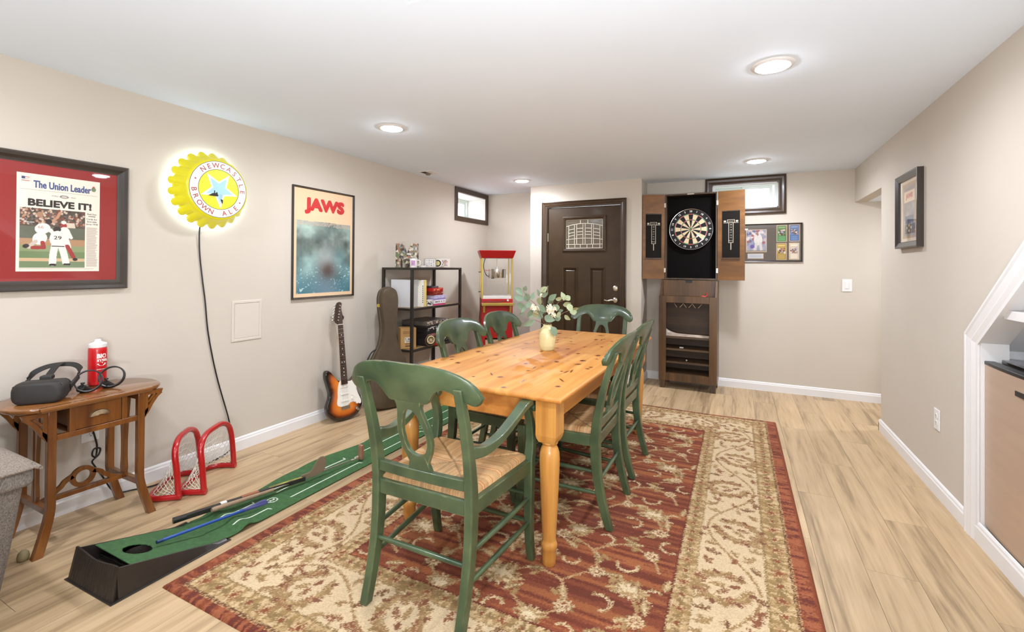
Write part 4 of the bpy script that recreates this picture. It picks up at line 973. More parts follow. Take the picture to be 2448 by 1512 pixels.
mb = MB(); fat_text(mb, 'JAWS', .0, .305, .138, .415, -.0095, .009); mb.build('title', mat('title_red', L(196, 44, 42), .6), po)
mb = MB(); put_text(mb, '', 0, 0, h=.01) if False else None
pane(po, PW_-.03, PH_-.03, -.012)

# access panel
ap = thing('access_panel', 'flush white access panel in the left wall between the sign cord and the poster', 'wall panel', (XL, 2.106, .906), LW)
m_panel = mat('panel_paint', L(206, 195, 182), .6, vary=.01)
frame_bars(ap, .222, .285, .02, .006, m_panel, [(0, 0), (0, .004), (.15, .006), (.85, .006), (1, .004), (1, 0)])
MB().box(-.09, .09, -.0045, 0, -.121, .121).build('door', m_panel, ap, bevel=.001)

# electric guitar leaning on the wall
gt = thing('electric_guitar', 'sunburst electric guitar with a white pickguard leaning on the left wall', 'guitar', (-2.985, 2.86, .002), 0, rot=(math.radians(-7.2), math.radians(-.8), LW-math.radians(14)))
bo = [(0, 0), (.07, .006), (.125, .036), (.158, .095), (.155, .155), (.128, .205), (.119, .245), (.128, .285), (.148, .33), (.153, .362), (.143, .378), (.122, .366), (.10, .34), (.07, .322), (.04, .322), (-.035, .33), (-.06, .345), (-.085, .378), (-.11, .418), (-.133, .432), (-.151, .415), (-.153, .365), (-.138, .295), (-.127, .245), (-.136, .195), (-.16, .135), (-.156, .075), (-.11, .022), (-.05, .003)]
bs = np.array(smoothpath(bo, 6, True)); T_ = .044
sp = np.stack([bs[:, 0]*.12, np.clip(bs[:, 1], .13, .27)], 1); bs2 = np.vstack([bs, bs[:1]]); sp2 = np.vstack([sp, sp[:1]])
lev = [(0, T_, 0, (16, 11, 9)), (0, T_-.008, .0, (16, 11, 9)), (.0, .008, 0, (18, 12, 9)), (.02, .002, 0, (20, 12, 9)), (.05, 0, 0, (26, 14, 9)), (.16, 0, 0, (40, 18, 9)), (.26, 0, 0, (104, 44, 14)), (.40, 0, 0, (186, 92, 28)), (.62, 0, 0, (216, 122, 40)), (1, 0, 0, (226, 140, 54))]
PX = np.array([[b[0]*(1-k)+s_[0]*k for b, s_ in zip(bs2, sp2)] for k, *_ in lev]); PZ = np.array([[b[1]*(1-k)+s_[1]*k for b, s_ in zip(bs2, sp2)] for k, *_ in lev])
PY = np.array([[y-T_]*len(bs2) for _, y, *_ in lev]); CL = np.array([[c]*len(bs2) for *_, c in lev], float)
grid_mesh('body', PX, PY, PZ, CL, vcol('sunburst_lacquer', .12, 1.0), gt)
MB().prism([tuple(p) for p in bs[::2]], XZ, -.001, 0).build('back', m_blackp, gt)
pg = smoothpath([(-.035, .328), (.0, .322), (.035, .316), (.07, .314), (.10, .333), (.128, .35), (.128, .31), (.112, .25), (.122, .20), (.147, .135), (.138, .105), (.095, .128), (.055, .135), (.02, .118), (-.04, .118), (-.07, .14), (-.062, .20), (-.058, .26)], 4, True)
m_guard = mat('white_pickguard', L(232, 226, 214), .3, vary=.02, coat=.4)
MB().prism(pg, XZ, -T_-.0005, -T_-.003).build('pickguard', m_guard, gt)
for z in (.275, .215, .158):
    MB().box(-.036, .036, -T_-.008, -T_-.003, z-.008, z+.008).build('pickup', m_guard, gt, bevel=.003)
mb = MB()
for x, z in ((.07, .165), (.085, .14), (.105, .122)): mb.lathe([(.011, .046), (.010, .058), (.0005, .058)], 16, (x, 0, z), axis='y')
mb.bar((.06, -T_-.004, .20), (.085, -T_-.012, .18), .004, .004); mb.build('control_knobs', m_guard, gt, smooth=40)
MB().box(-.04, .04, -T_-.009, -T_-.001, .088, .118).build('bridge', m_chrome, gt, bevel=.002)
mb = MB(); mb.prism(smoothpath([(.085, .085), (.10, .09), (.125, .062), (.118, .05), (.10, .06)], 4, True), XZ, -T_-.001, -T_-.008); mb.tube([(.10, -T_-.008, .073), (.10, -T_-.016, .073)], .005, 10); mb.build('jack_plate', m_chrome, gt)
m_rose = wood('rosewood', L(32, 20, 13), L(64, 40, 26), axis=2, scale=30, rough=.5, coat=0)
m_maple = mat('maple_neck', L(196, 150, 92), .35, vary=.08, coat=.4)
NB, NT, NY = .305, .795, -T_-.012
MB().loft([[(-w, NY, z), (w, NY, z), (w*.95, NY+.009, z), (w*.5, NY+.022, z), (-w*.5, NY+.022, z), (-w*.95, NY+.009, z)] for z, w in ((NB, .028), (NT, .0215))]).build('neck', m_maple, gt, smooth=30)
MB().loft([[(-w, NY, z), (-w, NY-.005, z), (w, NY-.005, z), (w, NY, z)] for z, w in ((NB-.01, .028), (NT, .0215))]).build('fretboard', m_rose, gt)
mb = MB(); md = MB(); sc = .648; zb_ = NT-sc
fz = lambda k: zb_+sc/2**(k/12)
for k in range(1, 22):
    z = fz(k); w = np.interp(z, [NB, NT], [.028, .0215]); mb.box(-w, w, NY-.0064, NY-.005, z-.0011, z+.0011)
for k in (3, 5, 7, 9, 15, 17, 19): md.lathe([(.0042, 0), (.0042, .0006), (.0003, .0006)], 10, (0, NY-.005, (fz(k)+fz(k-1))/2), axis='y')
for x in (-.011, .011): md.lathe([(.0042, 0), (.0042, .0006), (.0003, .0006)], 10, (x, NY-.005, (fz(12)+fz(11))/2), axis='y')
mb.build('frets', m_chrome, gt)['kind'] = 'stuff'; md.build('inlay_dots', m_guard, gt)['kind'] = 'stuff'
MB().box(-.0215, .0215, NY-.008, NY, NT, NT+.005).build('nut', m_guard, gt)
hs_ = smoothpath([(-.0215, .80), (-.038, .815), (-.045, .83), (-.043, .86), (-.033, .92), (-.021, .967), (-.006, .985), (.014, .985), (.024, .972), (.020, .955), (.017, .935), (.020, .905), (.026, .875), (.036, .86), (.034, .845), (.023, .83), (.0215, .80)], 4)
MB().prism(hs_, XZ, NY+.012, NY-.003).build('headstock', m_rose, gt)
m1 = MB(); m2_ = MB()
for k in range(6):
    z = .835+k*.0245; x = -.030+k*.0052; m1.lathe([(.0055, 0), (.0055, .004), (.003, .004), (.003, .012), (.0004, .012)], 12, (x+.010, NY-.003, z), axis='y')
    m2_.tube([(x-.008, NY+.018, z), (x-.026, NY+.018, z+.002)], .0035, 8); m2_.lathe([(.004, -.006), (.007, 0), (.004, .006)], 10, (x-.028, NY+.018, z+.002), axis='z')
m1.build('string_posts', m_chrome, gt, smooth=40); m2_.build('tuning_keys', m_chrome, gt, smooth=40)
mb = MB()
for k in range(6):
    x = (k-2.5)/2.5; mb.tube([(x*.026, -T_-.010, .102), (x*.017, NY-.009, NT+.003), (-.020+k*.0052, NY-.012, .835+k*.0245)], .0005, 4)
mb.build('strings', m_chrome, gt)['kind'] = 'stuff'

# guitar case
gc = thing('guitar_case', 'worn dark olive-brown guitar case standing against the black shelf unit', 'guitar case', (-2.925, 3.30, .002), 0, rot=(math.radians(-4.0), math.radians(1.0), LW-math.radians(24)))
m_case = mat('case_vinyl', L(74, 59, 40), .62, vary=.10, vscale=14, bump=.35, bscale=320)
m_piping = mat('case_piping', L(92, 82, 66), .5, vary=.05)
hf = [(.0, .0), (.10, .004), (.155, .03), (.186, .09), (.194, .17), (.192, .25), (.184, .33), (.160, .42), (.118, .50), (.086, .56), (.068, .62), (.060, .69), (.062, .77), (.074, .86), (.083, .94), (.082, 1.01), (.066, 1.065), (.036, 1.09), (0, 1.098)]
co = hf+[(-a, b) for a, b in hf[1:-1]][::-1]; cs = smoothpath(co, 5, True)
cen = lambda a, b, k: (a*(1-k), (b-.55)*(1-k*.35)+.55)
def shell(y0, y1, name, rnd):
    mb = MB(); rings = []
    for y, k in ((y0, .0), (y0+(y1-y0)*.55, 0), (y0+(y1-y0)*.85, .025), (y1, .09)): rings.append([(cen(a, b, k)[0], y, cen(a, b, k)[1]) for a, b in cs])
    mb.loft(rings); return mb.build(name, m_case, gc, smooth=50)
shell(-.058, 0.0, 'base', .01); shell(-.060, -.128, 'lid', .02)
for y in (-.0575, -.064): MB().tube([(a*1.012, y, (b-.55)*1.004+.55) for a, b in cs], .003, 6, closed=True).build('piping', m_piping, gc)
for z in (.36, .93):
    x = -float(np.interp(z, [b for a, b in hf], [a for a, b in hf]))
    mb = MB(); mb.box(x-.006, x+.004, -.080, -.036, z-.014, z+.014); mb.tube([(x-.009, -.07, z-.012), (x-.012, -.05, z-.012), (x-.012, -.05, z+.012), (x-.009, -.07, z+.012)], .0022, 6); mb.build('latch', m_brass, gc, bevel=.0015)
hx0 = lambda z: -float(np.interp(z, [b for a, b in hf], [a for a, b in hf]))
mb = MB(); mb.tube(smoothpath([(hx0(.40), -.045, .40), (hx0(.40)-.03, -.045, .415), (hx0(.50)-.035, -.045, .50), (hx0(.53)-.002, -.045, .535)], 8), .0065, 8); mb.build('handle', m_blackp, gc, smooth=60)

# ---------------------------------------------------------------- black shelf unit
SX0, SX1, SY0, SY1 = -3.118, -2.77, 3.484, 4.319
su = thing('shelf_unit', 'open black metal shelf unit with wooden shelves against the left wall', 'shelf', ((SX0+SX1)/2, (SY0+SY1)/2, 0))
hx, hy = (SX1-SX0)/2, (SY1-SY0)/2; SZ = (1.285, .897, .503, .11)
m_shelf = wood('shelf_board', L(120, 92, 54), L(160, 128, 84), axis=1, scale=12, rough=.5, coat=0)
for sx in (-1, 1):
    for sy_ in (-1, 1): MB().box(sx*hx-.0125, sx*hx+.0125, sy_*hy-.0125, sy_*hy+.0125, 0, SZ[0]).build('upright', m_black, su, bevel=.002)
for z in SZ:
    o = MB().box(-hx+.0127, hx-.0127, -hy+.0127, hy-.0127, z-.016, z-.001).build('shelf', m_shelf, su)
    mb = MB()
    for s_ in (-1, 1): mb.box(-hx+.0127, hx-.0127, s_*hy-.0125, s_*hy+.0125, z-.022, z); mb.box(s_*hx-.0125, s_*hx+.0125, -hy+.0127, hy-.0127, z-.022, z)
    mb.build('shelf_rim', m_black, su, bevel=.002)
def boxthing(name, label, cat, x, y, z, w, d, h, m, rz=0, group=None, bevel=.002):
    """box whose front (-y before turning) is w wide, d deep, h high, standing at x,y,z"""
    t = thing(name, label, cat, (x, y, z), rz, group); MB().box(-w/2, w/2, -d/2, d/2, 0, h).build('body', m, t, bevel=bevel); return t
G3 = 'things on the black shelf unit'
# collage letter
lt = thing('collage_letter', 'freestanding letter M covered in a clipping collage on top of the shelf unit', 'letter', (-2.925, 3.60, SZ[0]), math.radians(22), G3)
cvm = (np.array([[120, 110, 84], [176, 164, 138], [72, 60, 50], [146, 100, 76], [98, 106, 78], [46, 42, 42], [196, 188, 174], [130, 134, 132]]))
LWd, LHt, LDp = .21, .235, .07
ol_ = [(-.105, 0), (-.105, .235), (-.048, .235), (0, .12), (.048, .235), (.105, .235), (.105, 0), (.055, 0), (.055, .11), (.012, .0), (-.012, 0), (-.055, .11), (-.055, 0)]
m_coll = bpy.data.materials.new('clipping_collage'); m_coll.use_nodes = True; nt = m_coll.node_tree; tc = nt.nodes.new('ShaderNodeTexCoord'); vo = nt.nodes.new('ShaderNodeTexVoronoi'); vo.inputs['Scale'].default_value = 48; rp = nt.nodes.new('ShaderNodeValToRGB'); rp.color_ramp.interpolation = 'CONSTANT'
sx_ = nt.nodes.new('ShaderNodeSeparateColor'); nt.links.new(tc.outputs['Object'], vo.inputs['Vector']); nt.links.new(vo.outputs['Color'], sx_.inputs[0]); nt.links.new(sx_.outputs[0], rp.inputs[0]); nt.links.new(rp.outputs[0], nt.nodes['Principled BSDF'].inputs['Base Color'])
for k, c in enumerate(cvm):
    e = rp.color_ramp.elements[k] if k < 2 else rp.color_ramp.elements.new(k/8); e.position = k/8; e.color = (*L(*c), 1)
MB().prism(ol_, XZ, -LDp/2, LDp/2).build('body', m_coll, lt)
mg = thing('picture_mug', 'white mug with a purple picture beside the collage letter on top of the shelf unit', 'mug', (-2.805, 3.55, SZ[0]), math.radians(30), G3)
m_china = mat('white_china', L(226, 220, 216), .25, vary=.02, coat=.4)
MB().lathe([(.034, 0), (.036, .004), (.037, .088), (.034, .088), (.033, .008), (.0005, .008)], 28).tube(smoothpath([(.035, .0, .07), (.058, .0, .068), (.06, .0, .03), (.035, .0, .022)], 6), .0045, 8).build('body', m_china, mg, smooth=45)
MB().loft([[(.0374*math.cos(a), .0374*math.sin(a), z) for a in np.linspace(-2.1, -1.1, 8)] for z in (.02, .07)], cap=False).build('picture', mat('purple_print', L(176, 128, 170), .5, vary=.3, vscale=60), mg, fix=False)
cp = thing('white_cap_lid', 'low white plastic dish at the front of the shelf unit top, right of the mug', 'dish', (-2.80, 3.69, SZ[0]), 0, G3)
MB().lathe([(.03, 0), (.038, .01), (.03, .018), (.0005, .02)], 24).build('body', m_china, cp, smooth=50)
dc = boxthing('desk_calendar', 'small grey-edged block calendar on top of the shelf unit', 'calendar', -2.93, 3.98, SZ[0], .13, .05, .095, mat('grey_board', L(176, 172, 168), .6), math.radians(32), G3)
cv = Canvas(.10, .08, .002, (232, 228, 224))
for k in range(16): cv.rect(.008+(k % 4)*.023, .022+(k % 4)*.023, .01+(k//4)*.018, .013+(k//4)*.018+.006*rng.random(), (150, 146, 150))
print_plane('page', cv, -.045, .008, -.0256, m_print, dc)
md_ = thing('round_badge', 'round cream and black medallion standing on top of the shelf unit', 'badge', (-2.89, 4.065, SZ[0]), math.radians(30), G3)
MB().lathe([(.046, -.006), (.046, .008), (.0005, .008)], 40, (0, 0, .047), axis='y').build('body', m_china, md_)
mb = MB(); mb.loft([[(r*math.cos(a), -.009, .047+r*math.sin(a)) for r in (.024, .036)] for a in np.linspace(0, 2*PI, 33)[:-1]], closed=True, cap=False); mb.build('black_ring', m_ink, md_, fix=False)
MB().lathe([(.024, .0085), (.0005, .009)], 24, (0, 0, .047), axis='y').build('centre', mat('badge_yellow', L(206, 190, 120), .5), md_)
pc = boxthing('picture_card', 'white card with a pink scribbled picture at the right end of the shelf unit top', 'card', -2.90, 4.19, SZ[0], .135, .03, .098, m_paper, math.radians(32), G3)
cv = Canvas(.12, .086, .002, (234, 228, 220))
for k in range(60): cv.ell(rng.uniform(.04, .10), rng.uniform(.02, .075), .004+.004*rng.random(), .003, [(196, 130, 130), (160, 120, 140), (120, 110, 100), (210, 180, 160)][rng.integers(4)], rng.random()*3)
cv.line([(.06, .014), (.08, .02), (.10, .012)], .004, (70, 66, 60)); print_plane('picture', cv, -.06, .006, -.0156, m_print, pc)
# second shelf
z2 = SZ[1]; m_lgrey = mat('light_grey_card', L(196, 194, 194), .5, vary=.02)
boxthing('storage_box', 'large plain pale grey box on the middle shelf of the shelf unit', 'box', -2.955, 3.60, z2, .24, .10, .27, m_lgrey, math.radians(10), G3)
for k, (y, c, w, lab) in enumerate(((3.69, (226, 220, 206), .035, 'upright white book with printed spine beside the pale grey box'), (3.732, (222, 196, 122), .038, 'upright yellow book on the middle shelf of the shelf unit'))):
    bk = thing('book', lab, 'book', (-2.90, y, z2), 0, G3)
    MB().box(-.10, .10, -w/2, w/2, 0, .262).build('cover', mat('book_cover', L(*c), .55, vary=.05), bk, bevel=.002)
    MB().box(-.102, .098, -w/2+.004, w/2-.004, .003, .264).build('pages', m_paper, bk)
    mb = MB()
    for q in range(9): mb.box(.1002, .1008, -.006, .006, .04+q*.02, .05+q*.02)
    if k == 0: mb.build('spine_lettering', m_ink, bk)
tn = thing('tin', 'small tin with a patterned label on the middle shelf, beside the game boxes', 'tin', (-2.85, 3.84, z2), 0, G3)
MB().lathe([(.052, 0), (.053, .003), (.053, .05), (.054, .052), (.054, .062), (.0005, .064)], 32).build('body', m_china, tn, smooth=40)
cvx = Canvas(.33, .034, .003, (220, 216, 210)); cvx.A[vnoise(cvx.ny, cvx.nx, 4, 6, 2) > .5] = (44, 42, 44)
a_ = np.linspace(-2.6, .6, cvx.nx); grid_mesh('label', np.tile(.0534*np.cos(a_), (cvx.ny, 1)), np.tile(.0534*np.sin(a_), (cvx.ny, 1)), np.tile(.01+np.arange(cvx.ny)[:, None]*cvx.dy, (1, cvx.nx)), cvx.A, m_print, tn)
def gamebox(name, label, y, z, w, d, h, top, side, rz=0, x=-2.925, lid=None, art=None):
    t = thing(name, label, 'game', (x, y, z), rz, G3)
    MB().box(-w/2+.002, w/2-.002, -d/2+.002, d/2-.002, 0, h*.9).build('tray', mat('game_tray', L(*(side if lid is None else lid)), .5, vary=.08, vscale=30), t)
    MB().box(-w/2, w/2, -d/2, d/2, h*.28, h).build('lid', mat('game_lid', L(*top), .45, vary=.1, vscale=30, coat=.1), t, bevel=.001)
    if art:
        cv = Canvas(d*.9, h*.62, .003, top); nz_ = vnoise(cv.ny, cv.nx, 5, 7, 2)
        for q, c in enumerate(art): cv.A[(nz_ > .40+.11*q)] = c
        Y_, Z_ = np.meshgrid(-d*.45+np.arange(cv.nx)*cv.dx, h*.33+np.arange(cv.ny)*cv.dy); grid_mesh('box_art', np.full_like(Y_, w/2+.0006), Y_, Z_, cv.A, m_gloss, t)
    return t
b0 = gamebox('board_game_box', 'white game box with a pink base on the middle shelf, lowest of its stack', 3.985, z2, .25, .20, .052, (228, 218, 218), (206, 60, 120), art=None)
mb = MB()
for q in range(3): mb.lathe([(.006, .0), (.006, .0008), (.0005, .0008)], 12, (.1255, -.02+q*.045, .035), axis='x')
mb.box(.1252, .1258, -.09, -.04, .031, .038); mb.build('print', m_ink, b0)
gamebox('board_game_box', 'clear lilac plastic game case above the white and pink game box', 4.0, z2+.0525, .24, .19, .048, (186, 178, 206), (150, 132, 190), art=[(168, 150, 214), (206, 200, 214)])
gamebox('board_game_box', 'dark red game box with white ovals in the stack on the middle shelf', 3.975, z2+.101, .22, .17, .035, (136, 44, 30), (120, 40, 30), art=[(136, 44, 30), (136, 44, 30), (214, 190, 160)])
gamebox('board_game_box', 'bright red and tan game box near the top of the stack on the middle shelf', 3.965, z2+.1365, .22, .19, .04, (180, 30, 28), (150, 30, 24), art=[(180, 30, 28), (206, 130, 92)])
gamebox('card_tray', 'flat dark patterned card tray on top of the red game boxes', 3.965, z2+.177, .15, .12, .017, (74, 78, 90), (50, 50, 60), art=[(160, 160, 166), (40, 40, 46)])
# third shelf
z3 = SZ[2]
kb = boxthing('kraft_box', 'tan cardboard box with a small picture on the lower shelf, beside the guitar case', 'box', -2.90, 3.575, z3, .15, .13, .20, mat('kraft_card', L(176, 134, 76), .7, vary=.1, vscale=20), math.radians(52), G3)
cv = Canvas(.13, .18, .002, (182, 140, 82))
for k in range(14): cv.rect(.012, .118-.02*rng.random(), .118+k*.0042, .1195+k*.0042, (110, 74, 38))
cv.rect(.03, .11, .05, .098, (226, 216, 200))
for k in range(26): cv.ell(rng.uniform(.036, .104), rng.uniform(.054, .09), .006, .005, [(60, 54, 50), (120, 112, 106), (186, 178, 168)][rng.integers(3)])
for k in range(3): cv.rect(.035, .105, .03+k*.005, .032+k*.005, (120, 82, 44))
cv.rect(.035, .085, .012, .020, (70, 46, 26)); print_plane('front_label', cv, -.065, .01, -.0656, m_print, kb)
gamebox('board_game_box', 'wide black and red letter-printed game box at the bottom of the lower shelf stack', 3.93, z3, .30, .40, .062, (36, 32, 34), (30, 28, 30), art=[(36, 32, 34), (48, 44, 44), (190, 180, 172)])
t = gamebox('board_game_box', 'black game box with pale lettering, third from the bottom of the lower shelf stack', 3.92, z3+.1275, .29, .38, .06, (30, 28, 30), (26, 26, 28), art=[(30, 28, 30), (34, 32, 34), (196, 190, 184)])
t = gamebox('board_game_box', 'black game box with a red title, second from the bottom of the lower shelf stack', 3.92, z3+.063, .29, .38, .062, (26, 24, 26), (26, 24, 26))
mb = MB(); put_text(mb, 'MONOPOLY', -.10, .038, w=.15, h=.026, fn=lambda a, b: (.1459, a, b), bold=.03); mb.build('title', mat('pale_red_title', L(206, 120, 116), .5), t)
gamebox('board_game_box', 'large dark game box with film-strip art on top of the lower shelf stack', 3.91, z3+.1885, .30, .40, .055, (92, 84, 78), (40, 38, 40), art=[(44, 40, 40), (150, 130, 112), (212, 200, 184)])
wt = thing('spoked_wheel_toy', 'small tan spoked wheel ornament on the lower shelf in front of the game boxes', 'ornament', (-2.735, 3.73, z3), math.radians(60), G3)
m_tan = mat('tan_wood', L(206, 180, 132), .5, vary=.08); m_dkt = mat('dark_metal_ring', L(92, 80, 60), .4, .5)
MB().tube([(.052*math.cos(a), 0, .060+.052*math.sin(a)) for a in np.linspace(0, 2*PI, 37)[:-1]], .007, 8, closed=True).build('outer_rim', m_dkt, wt, smooth=60)
MB().tube([(.036*math.cos(a), -.014, .068+.036*math.sin(a)) for a in np.linspace(0, 2*PI, 33)[:-1]], .006, 8, closed=True).build('wheel_rim', m_tan, wt, smooth=60)
for k in range(10):
    a = 2*PI*k/10; MB().tube([(0, -.014, .068), (.036*math.cos(a), -.014, .068+.036*math.sin(a))], .0022, 6).build('spoke', m_tan, wt)
MB().lathe([(.009, .008), (.009, .02), (.0005, .021)], 16, (0, 0, .068), axis='y').build('hub', m_tan, wt, smooth=40)
rb_ = thing('red_toy', 'small bright red toy block beside the spoked wheel on the lower shelf', 'toy', (-2.735, 3.82, z3), .3, G3)
MB().box(-.02, .02, -.02, .02, 0, .07).build('body', mat('red_plastic', L(206, 26, 24), .35), rb_, bevel=.008)
gj = thing('green_jar', 'small pale green jar on the lower shelf, behind the left green chair', 'jar', (-2.735, 3.88, z3), 0, G3)
MB().lathe([(.024, 0), (.026, .004), (.026, .05), (.02, .058), (.02, .07), (.0005, .07)], 24).build('body', mat('green_glassware', L(150, 190, 150), .3, coat=.4), gj, smooth=40)
# ---------------------------------------------------------------- side table by the left wall
m_tw = wood('side_table_wood', L(84, 44, 16), L(132, 80, 32), L(108, 62, 24), axis=2, scale=12, rough=.28, coat=.5)
m_twt = wood('side_table_top_wood', L(98, 58, 26), L(142, 92, 48), L(122, 76, 36), axis=0, scale=9, rough=.22, coat=.6)
st_ = thing('side_table', 'brown wooden side table with a drawer and fretwork ends, against the left wall', 'side table', (-2.925, 1.118, 0), LW)
TZ2 = .66
out = [(-.218, -.180), (.218, -.180), (.219, -.165)]+[(.219+.085*math.sin(t), -.165+.325*(1-math.cos(t))/2) for t in np.linspace(.25, PI-.25, 16)]+[(.216, .165), (.21, .182), (-.21, .182), (-.216, .165)]+[(-.219-.085*math.sin(t), .160-.325*(1-math.cos(t))/2) for t in np.linspace(.25, PI-.25, 16)]+[(-.219, -.165)]
mb = MB(); mb.loft([[(a*k, b*k, z) for a, b in out] for z, k in ((TZ2-.024, .955), (TZ2-.018, .985), (TZ2-.010, 1), (TZ2-.003, .998), (TZ2, .985))]); mb.build('tabletop', m_twt, st_, smooth=40)
LXO, LYF, LYB = .172, -.148, .155
def kick_leg(sx, y, back):
    mb = MB(); rings = []
    for z in np.linspace(0, TZ2-.024, 24):
        k = max(0, (.20-z)/.20); dx = sx*.048*k**1.3; dy = (.0 if back else -.012)*k; hw = .0155+.003*k
        rings.append([(sx*LXO+dx-hw, y+dy-.0155, z), (sx*LXO+dx+hw, y+dy-.0155, z), (sx*LXO+dx+hw, y+dy+.0155, z), (sx*LXO+dx-hw, y+dy+.0155, z)])
    return mb.loft(rings).build('leg', m_tw, st_, smooth=40, bevel=.003)
for sx in (-1, 1):
    for y, b in ((LYF, 0), (LYB, 1)): kick_leg(sx, y, b)
mb = MB(); x_ = LXO-.015
for y in (LYF, ):
    mb.box(-x_, x_, y-.008, y+.012, .638, TZ2-.024); mb.box(-x_, x_, y-.010, y+.012, .497, .522)
    for a in (-.112, .090): mb.box(a, a+.022, y-.010, y+.012, .522, .638)
mb.box(-x_, x_, LYB-.01, LYB+.01, .53, TZ2-.024)
for sx in (-1, 1): mb.box(sx*LXO-.010, sx*LXO+.010, LYF+.015, LYB-.015, .60, TZ2-.024)
mb.box(-.11, .11, LYF+.012, LYB-.012, .516, .521); mb.build('apron', m_tw, st_, bevel=.002)
dr = MB().box(-.089, .089, LYF-.006, LYF+.01, .524, .636).build('drawer', m_tw, st_, bevel=.002)
MB().box(-.088, .088, LYF+.012, LYB-.03, .53, .63).build('drawer_box', m_tw, dr)
mb = MB(); rings = []
for k in range(13):
    a = PI*k/12; r1_, r2_ = .041, .026; rings.append([(math.cos(a)*r1_, LYF-.0062, .570+math.sin(a)*r2_*1.1), (math.cos(a)*r1_*.9, LYF-.016, .570+math.sin(a)*r2_), (math.cos(a)*r1_*.25, LYF-.024, .573+math.sin(a)*.004)])
mb.loft(rings, cap=False); mb.build('shell_pull', mat('pewter', L(128, 108, 80), .4, .7, vary=.2, vscale=80), dr, smooth=40)
for sx in (-1, 1):                                                   # ends: lower rail, lyre splat, brackets
    MB().box(sx*LXO-.012, sx*LXO+.012, LYF+.014, LYB-.014, .165, .193).build('end_rail', m_tw, st_, bevel=.002)
    hv = [(.020, .193), (.026, .22), (.020, .28), (.020, .37), (.030, .48), (.042, .57), (.046, .605)]
    mb = MB(); yc = (LYF+LYB)/2
    for s_ in (-1, 1):
        inner = [(a*.42 if .22 < b < .57 else a*.2, b) for a, b in hv]
        mb.prism([(yc+s_*a, b) for a, b in hv]+[(yc+s_*a, b) for a, b in inner[::-1]], YZ, sx*LXO-.007, sx*LXO+.007)
    mb.build('splat', m_tw, st_)
    for y in (LYF, LYB):                                             # fretwork brackets under the wings
        e = lambda a, b: (sx*(LXO+.0155)+sx*a, b)
        mb = MB(); T = (y-.009, y+.009); pr = lambda P: mb.prism([e(a, b) for a, b in P], XZ, *T)
        pr([(0, TZ2-.024), (.085, TZ2-.024), (.078, TZ2-.044), (0, TZ2-.044)]); pr([(0, TZ2-.044), (.016, TZ2-.044), (.016, .535), (0, .50)])
        pr([(.083, TZ2-.044), (.060, TZ2-.044), (.036, .592), (.012, .548), (.0, .536), (.0, .50), (.020, .528), (.040, .566), (.062, .598)]); pr([(.014, .583), (.022, .577), (.050, .612), (.040, .616)])
        mb.build('bracket', m_tw, st_)
MB().box(-LXO+.010, LXO-.010, yc-.012, yc+.012, .168, .190).build('stretcher', m_tw, st_, bevel=.002)
mb = MB(); n = 36
mb.loft([[( r_*math.cos(2*PI*k/n), y, .243+r_*math.sin(2*PI*k/n)) for r_, y in ((.030, yc-.008), (.030, yc+.008), (.050, yc+.008), (.050, yc-.008))] for k in range(n)], closed=True)
for s_ in (-1, 1):
    P = smoothpath([(s_*.046, .266), (s_*.075, .250), (s_*.088, .233), (s_*.105, .220), (s_*.13, .20), (s_*.155, .190)], 5)
    mb.loft([[(a, yc-.008, b), (a, yc+.008, b), (a-s_*.012, yc+.008, b-.016), (a-s_*.012, yc-.008, b-.016)] for a, b in P])
mb.build('fretwork_arch', m_tw, st_, smooth=35)

# headset, controllers, bottle on the side table
m_vr = mat('matte_charcoal_plastic', L(40, 36, 33), .6, vary=.08, vscale=50, bump=.15, bscale=600); m_vrd = mat('dark_strap', L(36, 33, 30), .7, vary=.1)
hs = thing('vr_headset', 'charcoal virtual reality headset with its strap up on the side table', 'headset', (-2.90, .958, TZ2), math.radians(52))
mb = MB(); rings = []
def rr(hw, hh, r_, n=5): return [(sx*(hw-r_)+r_*math.cos(a), sz*(hh-r_)+r_*math.sin(a)) for sx, sz, a0 in ((1, 1, 0), (-1, 1, 90), (-1, -1, 180), (1, -1, 270)) for a in [math.radians(a0+90*i/n) for i in range(n+1)]]
for y, hw, hh, r_ in ((-.060, .070, .034, .030), (-.058, .082, .043, .034), (-.050, .089, .048, .036), (-.030, .093, .050, .036), (.0, .091, .049, .034), (.030, .085, .046, .032), (.036, .080, .042, .03)):
    rings.append([(a, y-.010*(1-(a/.1)**2)*(1 if y < -.02 else 0), .050+b) for a, b in rr(hw, hh, r_)])
mb.loft(rings).build('visor', m_vr, hs, smooth=60)
mb = MB(); mb.loft([[(a, y, .050+b) for a, b in rr(hw, hh, .03)] for y, hw, hh in ((.034, .078, .040), (.060, .082, .040), (.066, .074, .034))]); mb.build('face_pad', m_vrd, hs, smooth=60)
mb = MB()
for x, z in ((.078, .082), (-.078, .082), (.078, .022), (-.078, .022)): mb.lathe([(.006, .049), (.006, .054), (.0005, .055)], 14, (x, 0, z), axis='y')
mb.build('camera_lenses', mat('lens_black', L(12, 12, 14), .1, coat=1), hs, smooth=40)
for sx in (-1, 1): MB().bar((sx*.088, .03, .055), (sx*.090, .115, .082), .010, .024).build('strap_arm', m_vr, hs, bevel=.003)
